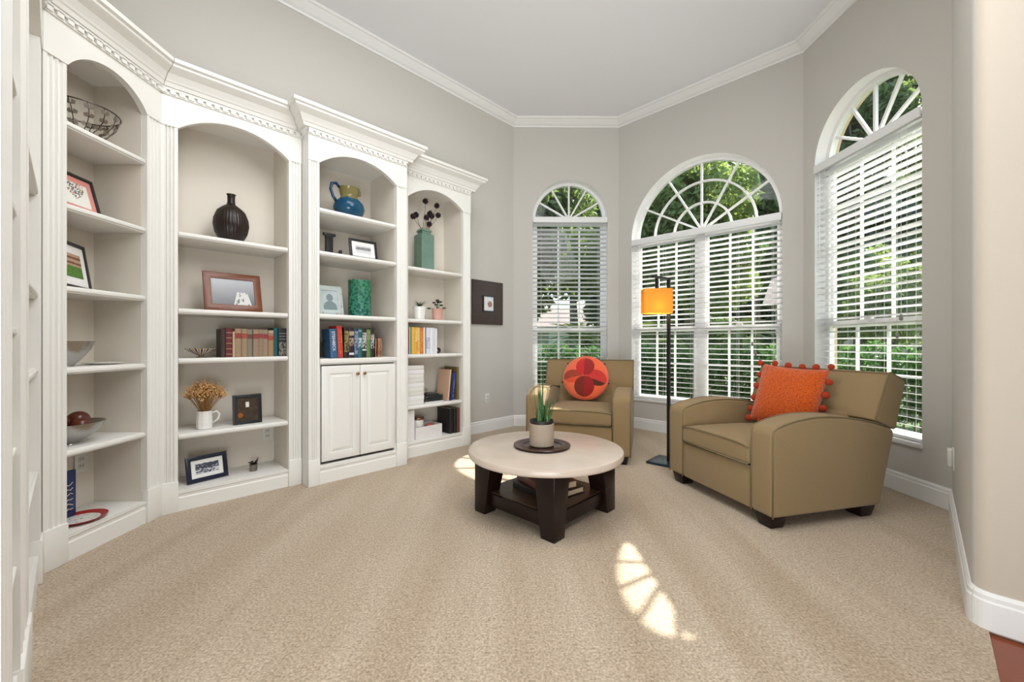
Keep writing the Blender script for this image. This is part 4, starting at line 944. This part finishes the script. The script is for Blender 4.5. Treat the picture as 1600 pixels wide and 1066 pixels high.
# ------------------------------------------------------------------ coffee table
TC = (.218, 2.71)
TRV = patmat('travertine_top', lambda n, x, y, z, mix, noise: mix(noise(5, 5, (1, 1, 1)), (.50, .41, .325), (.62, .53, .44)), .22, bump=.03, bscale=200)
t = thing('coffee_table', 'round stone-topped coffee table on a dark wooden base', 'coffee table', (TC[0], TC[1], 0), R(0))
BM().lathe([(0, .367), (.485, .367), (.495, .371), (.501, .380), (.501, .405), (.497, .412), (.488, .4155), (0, .4155)], 128).obj('table_top', TRV, t, smooth=30)
hd_ = .462; fr = math.radians(1.5)
for j in range(4):
    a = fr + math.pi/2*j
    d = Vector((math.cos(a), math.sin(a))); cs = d*hd_; k = BM()
    # square section turned so that its outer corner points away from the centre; inner faces flare upwards
    def sec(w_, z_):
        e1 = Vector((math.cos(a+R(135)), math.sin(a+R(135)))); e2 = Vector((math.cos(a-R(135)), math.sin(a-R(135))))
        return [(*cs, z_), (*(cs+e1*w_), z_), (*(cs+e1*w_+e2*w_), z_), (*(cs+e2*w_), z_)]
    s0, s1_ = sec(.096, 0), sec(.150, .367)
    k.add(s0+s1_, [(0,3,2,1),(4,5,6,7),(0,1,5,4),(1,2,6,5),(2,3,7,6),(3,0,4,7)]).obj('leg', ESPR, t, bevel=.003)
    e = R(90)*j + fr; p0 = Vector((math.cos(e), math.sin(e)))*(hd_-.035); p1 = Vector((math.cos(e+math.pi/2), math.sin(e+math.pi/2)))*(hd_-.035)
    dd = (p1-p0).normalized(); nn = Vector((-dd.y, dd.x)); q0, q1 = p0+dd*.085, p1-dd*.085
    BM().prism([tuple(q0), tuple(q1), tuple(q1+nn*.03), tuple(q0+nn*.03)], .055, .135).obj('stretcher', ESPR, t, bevel=.002)
hs = hd_-.06
BM().prism([(math.cos(fr+math.pi/2*j)*hs, math.sin(fr+math.pi/2*j)*hs) for j in range(4)], .122, .138).obj('lower_shelf', SHELFW, t)
def flat_book(name, label, x, y, z, w_, d_, h_, a, col, pages=(.55, .42, .28)):
    t = thing(name, label, 'book', (x, y, z), a, 'books under the coffee table')
    m_ = mat('leather_%d' % int(col[0]*1000), col, .4)
    BM().box(-w_/2, w_/2, -d_/2, d_/2, 0, .005).box(-w_/2, w_/2, -d_/2, d_/2, h_-.005, h_).box(-w_/2, -w_/2+.006, -d_/2, d_/2, .005, h_-.005).obj('cover', m_, t, bevel=.001)
    BM().box(-w_/2+.006, w_/2-.006, -d_/2+.005, d_/2-.005, .005, h_-.005).obj('page_block', mat('old_pages', pages, .8), t)
flat_book('book', 'thick black book lying lowest on the table shelf', .235, 2.70, .139, .30, .36, .04, R(38), (.012, .010, .010))
flat_book('book', 'reddish brown leather book lying on top of the black one', .225, 2.705, .1795, .25, .33, .045, R(30), (.16, .05, .03))
t = thing('charger_plate', 'dark brown round charger plate in the middle of the table', 'tray', (.197, 2.715, .416))
BM().lathe([(0, 0), (.12, 0), (.178, .008), (.187, .013), (.185, .016), (.135, .013), (.125, .007), (0, .007)], 64).obj('plate', mat('dark_walnut_lacquer', (.05, .02, .016), .22, var=.2), t, smooth=50)
BM().tube([(math.cos(q)*.128, math.sin(q)*.128, .0095) for q in [2*math.pi*i/64 for i in range(64)]], .002, 6, closed=True).obj('groove', BLACK, t, smooth=180)
t = thing('potted_plant', 'upright spiky green plant in a ribbed beige pot on the coffee table', 'potted plant', (.195, 2.715, .4235))
k = BM(); pr = [(.070, 0), (.078, .004)]
for i in range(16): pr += [(.0800, .006+i*.0085), (.0812, .010+i*.0085)]
pr += [(.0805, .145), (.076, .147), (.074, .13), (0, .12)]
k.lathe(pr, 64).obj('pot', patmat('beige_stoneware', lambda n, x, y, z, mix, noise: mix((z*740).sin()*.5+.5, (.30, .235, .165), (.44, .36, .27)), .75), t, smooth=40)
BM().lathe([(.06, .121), (.070, .150), (.0775, .150), (.0785, .168), (.074, .168), (.066, .150), (.058, .15), (0, .148)], 48).obj('nursery_pot', mat('black_plastic', (.012, .012, .012), .5), t, smooth=40)
k = BM(); rr = random.Random(21)
for i in range(26):
    a = rr.uniform(0, 6.28); b0 = (rr.uniform(-.045, .045), rr.uniform(-.045, .045), .145); L_ = rr.uniform(.09, .23); blade(k, b0, a, L_, .013, rr.uniform(.01, .07), .0, 7)
for a, L_, o_, x_ in ((R(170), .33, .03, -.03), (R(60), .40, .03, 0), (R(185), .27, .10, -.02), (R(5), .25, .10, .03), (R(20), .22, .12, .02), (R(200), .36, .02, -.01), (R(250), .3, .05, .0)): blade(k, (x_, 0, .145), a, L_, .012, o_, .0, 8)
k.obj('leaf', patmat('snake_leaf_green', lambda n, x, y, z, mix, noise: mix(noise(30, 2, (1, 1, 3)), (.02, .06, .018), (.10, .20, .06)), .4), t, smooth=60)

# ------------------------------------------------------------------ floor lamp
PX, PY = 1.432, 3.77
t = thing('floor_lamp', 'black floor lamp with an orange drum shade between the armchairs', 'floor lamp', (PX, PY, 0), 0)
ang = math.atan2(.226, .20)
DM = mat('dark_steel', (.020, .018, .018), .35, .6)
k = BM(); k.T = Matrix.Rotation(ang, 4, 'Z'); k.box(-.15, .15, -.15, .15, 0, .02).obj('base_plate', mat('dark_blue_steel', (.015, .035, .055), .3, .3), t, bevel=.002)
k = BM(); k.T = Matrix.Rotation(ang, 4, 'Z'); k.box(-.013, .013, -.013, .013, .02, 1.672).obj('pole', DM, t)
av = Vector((-.185, -.135, 0)); e = av.normalized(); k = BM(); k.T = Matrix.Rotation(math.atan2(e.y, e.x), 4, 'Z')
k.box(-.016, .245, -.013, .013, 1.672, 1.69).obj('arm', DM, t)
k = BM(); k.T = Matrix.Translation((av.x*.78, av.y*.78, 0)) @ Matrix.Rotation(math.atan2(e.y, e.x), 4, 'Z'); k.box(-.011, .011, -.011, .011, 1.50, 1.672).obj('hanger', DM, t)
def rrect(a_, b_, r_, n=8):
    P = []
    for (cx_, cy_), q0 in (((a_-r_, b_-r_), 0), ((-a_+r_, b_-r_), 90), ((-a_+r_, -b_+r_), 180), ((a_-r_, -b_+r_), 270)):
        for i in range(n+1): q = R(q0+90*i/n); P.append((cx_+r_*math.cos(q), cy_+r_*math.sin(q)))
    return P
shm = bpy.data.materials.new('orange_linen_shade'); shm.use_nodes = True; n = shm.node_tree; n.nodes.clear()
o_ = n.nodes.new('ShaderNodeOutputMaterial'); d_ = n.nodes.new('ShaderNodeBsdfDiffuse'); d_.inputs[0].default_value = (.84, .43, .07, 1); tr = n.nodes.new('ShaderNodeBsdfTranslucent'); tr.inputs[0].default_value = (.95, .58, .16, 1)
mx = n.nodes.new('ShaderNodeMixShader'); mx.inputs[0].default_value = .35; n.links.new(d_.outputs[0], mx.inputs[1]); n.links.new(tr.outputs[0], mx.inputs[2]); n.links.new(mx.outputs[0], o_.inputs[0])
out, inn = rrect(.124, .088, .03), rrect(.122, .086, .028); N = len(out)
k = BM(); k.T = Matrix.Translation((-.145, -.10, 0)) @ Matrix.Rotation(R(-6), 4, 'Z')
vs = [(x, y, z) for P, z in ((out, 1.358), (out, 1.572), (inn, 1.572), (inn, 1.358)) for x, y in P]
fs = [(r_*N+i, r_*N+(i+1) % N, ((r_+1) % 4)*N+(i+1) % N, ((r_+1) % 4)*N+i) for r_ in range(4) for i in range(N)]
k.add(vs, fs).obj('lamp_shade', shm, t, smooth=40)
k = BM(); k.T = Matrix.Translation((-.145, -.10, 0)); k.sphere((0, 0, 1.45), .03, 10).obj('light_bulb', mat('lit_bulb', (1, .9, .7), .5, emit=(1, .75, .4), es=12), t, smooth=180)
k = BM(); k.T = Matrix.Translation((-.145, -.10, 0)); k.tube([(0, 0, 1.48), (0, 0, 1.51)], .012, 10).tube([(-.11, 0, 1.566), (.11, 0, 1.566)], .002, 5).tube([(0, -.082, 1.566), (0, .082, 1.566)], .002, 5).obj('socket', DM, t)
pd = bpy.data.lights.new('bulb_light', 'POINT'); pd.energy = 1.2; pd.color = (1, .78, .5); pd.shadow_soft_size = .03; po = bpy.data.objects.new('bulb_light', pd); COL.objects.link(po); po.location = (PX-.145, PY-.10, 1.40)

# ------------------------------------------------------------------ outside
GZ = -.25
OB = Vector((.70, .714)); OAd = Vector((-.01, 1)); OCd = Vector((1, .01))
g = BM().prism([(-30, -2), (45, -20), (60, 60), (-40, 60)], GZ-.1, GZ); 
lawn = patmat('lawn', lambda n, x, y, z, mix, noise: mix(noise(2.5, 4), (.05, .10, .02), (.14, .20, .05)), .95, bump=.5, bscale=30)
o = BM().add([(-30,3.2,GZ),(-3.4,3.2,GZ),(-3.4,5.7,GZ),(-30,5.7,GZ)], []).prism([(-30, 5.9), (60, 5.9), (60, 60), (-30, 60)], GZ-.1, GZ).prism([(3.3, -12), (60, -12), (60, 5.9), (3.3, 5.9)], GZ-.1, GZ).obj('ground_lawn', lawn); struct(o)
def leafmat(name, c1, c2, tr_):
    m = bpy.data.materials.new(name); m.use_nodes = True; n = m.node_tree; n.nodes.clear()
    o = n.nodes.new('ShaderNodeOutputMaterial'); d = n.nodes.new('ShaderNodeBsdfPrincipled'); t_ = n.nodes.new('ShaderNodeBsdfTranslucent'); mx = n.nodes.new('ShaderNodeMixShader')
    oi = n.nodes.new('ShaderNodeTexCoord'); no = n.nodes.new('ShaderNodeTexNoise'); no.inputs['Scale'].default_value = 2.2; no.inputs['Detail'].default_value = 5; n.links.new(oi.outputs['Object'], no.inputs['Vector'])
    cm = n.nodes.new('ShaderNodeMix'); cm.data_type = 'RGBA'; cm.inputs[6].default_value = (*c1, 1); cm.inputs[7].default_value = (*c2, 1); n.links.new(no.outputs[0], cm.inputs[0])
    n.links.new(cm.outputs[2], d.inputs['Base Color']); d.inputs['Roughness'].default_value = .55
    cm2 = n.nodes.new('ShaderNodeMix'); cm2.data_type = 'RGBA'; cm2.blend_type = 'MULTIPLY'; cm2.inputs[0].default_value = 1; cm2.inputs[7].default_value = (*tr_, 1); n.links.new(cm.outputs[2], cm2.inputs[6]); n.links.new(cm2.outputs[2], t_.inputs[0])
    mx.inputs[0].default_value = .45; n.links.new(d.outputs[0], mx.inputs[1]); n.links.new(t_.outputs[0], mx.inputs[2]); n.links.new(mx.outputs[0], o.inputs[0]); return m
LEAF = [leafmat('oak_leaf', (.065, .100, .045), (.24, .30, .135), (1.5, 1.6, .95)), leafmat('dark_leaf', (.040, .066, .036), (.155, .205, .105), (1.4, 1.5, .95)), leafmat('light_leaf', (.11, .165, .06), (.34, .42, .17), (1.5, 1.5, .95))]
HEDGE = leafmat('hedge_leaf', (.038, .095, .032), (.13, .235, .09), (1.2, 1.4, .8))
BARK = patmat('grey_bark', lambda n, x, y, z, mix, noise: mix(noise(12, 4, (1, 1, .3)), (.10, .08, .06), (.26, .22, .18)), .9, bump=.6, bscale=40)
def leaves_np(rng, blobs, n, size, elong=1.8):
    wts = np.array([b[1][0]*b[1][1]*b[1][2] for b in blobs])**.75; wts /= wts.sum()
    idx = rng.choice(len(blobs), n, p=wts); C = np.array([b[0] for b in blobs])[idx]; Rd = np.array([b[1] for b in blobs])[idx]
    v = rng.normal(size=(n, 3)); v /= np.linalg.norm(v, axis=1)[:, None]; rad = rng.random(n)**(1/2.2); P = C+v*Rd*(.45+.6*rad)[:, None]
    a = rng.normal(size=(n, 3)); a /= np.linalg.norm(a, axis=1)[:, None]; b = rng.normal(size=(n, 3)); b -= a*(a*b).sum(1)[:, None]; b /= np.linalg.norm(b, axis=1)[:, None]
    s = size*rng.uniform(.6, 1.3, n)[:, None]
    V = np.stack([P-a*s*elong*.5, P+b*s*.32, P+a*s*elong*.5, P-b*s*.32], 1).reshape(-1, 3)
    return V
def mesh_quads(name, V, m, parent=None):
    n = len(V)//4; me = bpy.data.meshes.new(name); me.vertices.add(len(V)); me.vertices.foreach_set('co', V.astype(np.float32).ravel())
    me.loops.add(4*n); me.loops.foreach_set('vertex_index', np.arange(4*n, dtype=np.int32)); me.polygons.add(n)
    me.polygons.foreach_set('loop_start', np.arange(0, 4*n, 4, dtype=np.int32)); me.update(calc_edges=True); me.materials.append(m)
    o = bpy.data.objects.new(name, me); COL.objects.link(o)
    if parent: o.parent = parent
    return o
def tree(label, x, y, h_, cr, zc, n, lm, seed, size=.16, tr=.16, nb=60, hz=None, group=None):
    t = thing('tree', label, 'tree', (x, y, GZ), 0, group); rng = np.random.default_rng(seed); rd = random.Random(seed)
    hz = hz or (h_-zc); blobs = []
    for i in range(nb):
        v = Vector((rd.gauss(0, 1), rd.gauss(0, 1), rd.gauss(0, 1))).normalized(); q = rd.uniform(.25, .72)
        c = Vector((v.x*cr*q, v.y*cr*q, zc+v.z*hz*q)); s_ = cr*rd.uniform(.24, .36); blobs.append((tuple(c), (s_, s_, s_*.75)))
    mesh_quads('foliage', leaves_np(rng, blobs, n, size), lm, t)
    k = BM(); k.tube([(0, 0, 0), (.05, .03, zc*.35), (-.04, .05, zc*.7), (0, 0, zc)], [tr*1.2, tr, tr*.8, tr*.5], 10)
    for c, s_ in blobs[:9]: k.tube([(0, 0, zc*.55), (c[0]*.5, c[1]*.5, (zc*.55+c[2])*.5+.1), c], [tr*.4, tr*.25, tr*.08], 6)
    k.obj('trunk', BARK, t, smooth=180); return t
# hedge around the bay
def hedge():
    rng = np.random.default_rng(7); path = [Vector((-1.6, 8.0)), Vector((2.3, 8.1)), Vector((5.5, 5.2)), Vector((5.9, 1.2))]
    V = []; k = BM()
    for a, b in zip(path, path[1:]):
        L_ = (b-a).length; m_ = int(L_/.28)
        blobs = [((*(a+(b-a)*((i+.5)/m_)), .62+rng.uniform(-.07, .07)-.08), (.30, .30, .50)) for i in range(m_)]
        V.append(leaves_np(rng, blobs, int(L_*2700), .065))
        for i in range(m_*2):
            p = a+(b-a)*((i+.5)/(2*m_))+Vector((rng.uniform(-.15, .15), rng.uniform(-.15, .15)))
            k.tube([(p.x, p.y, GZ), (p.x+rng.uniform(-.1, .1), p.y+rng.uniform(-.1, .1), .3), (p.x+rng.uniform(-.2, .2), p.y+rng.uniform(-.2, .2), .85)], [.014, .01, .005], 5)
    t = thing('hedge', 'clipped green hedge running outside below the windows', 'hedge', (0, 0, 0))
    mesh_quads('foliage', np.concatenate(V), HEDGE, t); k.obj('stems', BARK, t)
hedge()
def palm(label, x, y, hz, L_, seed):
    t = thing('palm', label, 'palm', (x, y, GZ), 0, 'young palms behind the hedge'); rd = random.Random(seed)
    BM().tube([(0, 0, 0), (.03, 0, hz*.5), (0, 0, hz)], [.11, .09, .08], 10).obj('trunk', BARK, t, smooth=180)
    k = BM()
    for i in range(26):
        a = i*2.4; el = rd.uniform(-.1, 1.2); pts = []
        for q in range(9):
            u = q/8; r_ = L_*u*math.cos(el*(1-.35*u)); z_ = hz+L_*u*math.sin(el)*(1-.15*u)-.55*L_*u*u*.6; pts.append(Vector((r_*math.cos(a), r_*math.sin(a), z_)))
        k.tube(pts, [.010*(1-.8*j/8) for j in range(9)], 4)
        s_ = Vector((-math.sin(a), math.cos(a), 0))
        for j in range(2, 34):
            u = j/34*8; i0 = min(int(u), 7); p = pts[i0].lerp(pts[i0+1], u-i0); d = (pts[i0+1]-pts[i0]).normalized(); ln = L_*.30*math.sin(math.pi*min(1, (j/34)*.85+.12))
            for sg in (-1, 1):
                tip = p+s_*sg*ln*.8+d*ln*.6-Vector((0, 0, ln*.15)); k.add([p-d*.012, p+d*.012, tip], [(0, 1, 2)])
    k.obj('frond', LEAF[2], t)
palm('young palm outside on the left half of the big window', 3.2, 9.3, 1.5, .85, 1); palm('young palm outside on the right half of the big window', 4.9, 8.95, 1.5, .78, 2); palm('young palm outside at the right side of the rear window', 1.55, 10.3, 1.5, .8, 3)
TG = 'trees outside beyond the hedge'
for lb, x, y, h_, cr, zc, n_, lm, sd_, sz, tr_ in (
    ('oak outside filling the rear window', .2, 12.9, 9, 3.0, 4.9, 40000, 0, 31, .17, .16),
    ('dark tree left of the rear window view', -4.9, 15.4, 9, 2.3, 4.8, 24000, 1, 32, .18, .16),
    ('oak outside left in the big window', 5.7, 13.3, 9, 2.4, 5.0, 38000, 2, 33, .15, .16),
    ('broad oak outside the right of the big window', 10.3, 12.2, 12.5, 2.2, 6.8, 38000, 0, 34, .15, .17),
    ('tree outside on the right of the big window', 12.2, 8.0, 10.5, 2.3, 5.6, 38000, 1, 35, .15, .15),
    ('yellow-green tree low behind the hedge', 8.0, 9.3, 4.0, .95, 2.4, 6000, 2, 36, .10, .07),
    ('tree outside the right-hand window', 12.6, 3.2, 11.0, 2.3, 6.2, 36000, 0, 37, .15, .16),
    ('small bright tree seen low in the right-hand window', 7.0, 7.6, 3.2, .75, 2.1, 5000, 2, 38, .09, .06),
    ('far tree behind the left oak of the big window', 3.0, 20.3, 13, 3.0, 7, 18000, 0, 39, .25, .2),
    ('far tree behind the middle oak of the big window', 9.2, 19.8, 13, 3.1, 7, 18000, 1, 40, .25, .2),
    ('far tree to the right beyond the big window oaks', 18.5, 11.0, 13, 3.6, 7, 18000, 0, 41, .25, .2),
    ('far tree on the left beyond the rear window oak', -5, 23, 13, 4, 7, 16000, 0, 42, .27, .2),
    ('tall far tree in the background behind the rear window', -1.8, 30, 14, 3.5, 6.5, 15000, 1, 60, .38, .2),
    ('tall far tree in the background behind the left of the big window', 7.6, 29, 14, 4.4, 6.5, 15000, 1, 61, .38, .2),
    ('tall far tree in the background behind the middle of the big window', 26.5, 25.5, 16, 4.4, 7, 15000, 0, 62, .38, .2),
    ('very tall far tree filling the right edge of the big window', 17.0, 28.8, 21, 4.4, 10.5, 22000, 0, 64, .40, .25),
    ('tall far tree in the background behind the right of the big window', 28, 16, 14, 4.4, 6.5, 15000, 1, 63, .38, .2),
    ('tall thin-trunked tree added out of view to shade the rear window from the sun', 5.95, 8.75, 10.8, .92, 9.7, 9000, 0, 51, .11, .06)):  # last tree is unseen, added to keep sun out of the rear window
    tree(lb, x, y, h_, cr, zc, n_, LEAF[lm], sd_, sz, tr_, group=TG)
for i, (x, y, r_, h_, lm) in enumerate(((-1.6, 10.9, .8, 1.9, 1), (4.1, 10.9, .75, 1.8, 0), (2.9, 12.6, .6, 1.5, 2), (8.3, 11.2, .75, 1.9, 0), (9.6, 9.5, .55, 1.5, 1), (12.6, 15.4, .7, 1.3, 0), (6.7, 10.3, .6, 1.6, 1), (7.9, 15.4, 1.1, 2.3, 1), (3.0, 15.9, .9, 2.0, 0))):
    where = ['left of the rear window view', 'between the two far palms', 'behind the palm of the rear window', 'behind the middle of the big window', 'low in the right-hand window', 'in front of the pale house', 'behind the right palm of the big window', 'deep behind the big window', 'deep behind the rear window'][i]
    t = thing('shrub', 'round leafy shrub outside, %s' % where, 'shrub', (x, y, GZ), 0, 'shrubs outside behind the hedge'); rg = np.random.default_rng(90+i); rd = random.Random(i)
    bl_ = [((rd.uniform(-.5, .5)*r_, rd.uniform(-.5, .5)*r_, h_*rd.uniform(.25, .8)), (r_*.45, r_*.45, h_*.2)) for q in range(14)]
    mesh_quads('foliage', leaves_np(rg, bl_, 5000, .09), LEAF[lm], t); k = BM()
    for c, q in bl_[:6]: k.tube([(0, 0, 0), (c[0]*.5, c[1]*.5, c[2]*.5), c], [.03, .02, .008], 6)
    k.obj('stem', BARK, t)
rg = np.random.default_rng(5); a_, b_2 = Vector((12.5, 41)), Vector((46, 20)); n_b = 34
bl_ = [((*(a_+(b_2-a_)*((i+.5)/n_b)), 3.0+rg.uniform(-.6, .9)), (1.3, 1.3, 3.4)) for i in range(n_b)]
t = thing('hedgerow', 'far dense green hedgerow on the horizon behind all the trees', 'hedge', (0, 0, GZ)); mesh_quads('foliage', leaves_np(rg, bl_, 30000, .45), LEAF[1], t)
k = BM()
for c, q in bl_: k.tube([(c[0], c[1], 0), (c[0], c[1], 3)], [.15, .08], 6)
k.obj('stem', BARK, t)
# neighbour houses
def house(label, x, y, rz, W_, D_, H_, mats, garage=False):
    t = thing('house', label, 'house', (x, y, GZ), rz); wm, rm = mats
    BM().box(-W_/2, W_/2, 0, D_, 0, H_).obj('wall', wm, t)
    BM().prism([(-.5, H_-.05), (D_/2, H_+1.7), (D_+.5, H_-.05)], -W_/2-.5, W_/2+.5, 'x').obj('roof', rm, t)
    for wx in (-W_*.32, 0, W_*.3):
        if garage and wx == 0: continue
        f_ = BM().ribbon([(wx-.6, .9), (wx-.6, 2.2), (wx+.6, 2.2), (wx+.6, .9)], -.08, 0, -.04, .01, closed=True).box(wx-.02, wx+.02, -.03, 0, .95, 2.15).box(wx-.55, wx+.55, -.03, 0, 1.5, 1.54).obj('window_frame', TRIM, t)
        BM().box(wx-.55, wx+.55, -.012, .0, .95, 2.15).obj('pane', mat('far_window_glass', (.12, .15, .18), .1), f_)
    if garage:
        k = BM()
        for r_ in range(4): k.box(-1.3, 1.3, -.05, 0, .02+r_*.56, .55+r_*.56)
        k.obj('garage_door', mat('garage_white', (.75, .76, .8), .5), t)
house('pale pink stucco house across the way, seen low in the right-hand window', 16.5, 18.5, R(-40), 8, 5, 3.3, (mat('pink_stucco', (.66, .55, .48), .9), mat('roof_tile_grey', (.25, .20, .17), .9)))
house('grey house with a white garage door seen low in the rear window', 4.5, 36, R(4), 12, 7, 2.8, (mat('grey_stucco', (.42, .40, .38), .9), mat('roof_tile_grey', (.25, .20, .17), .9)), True)
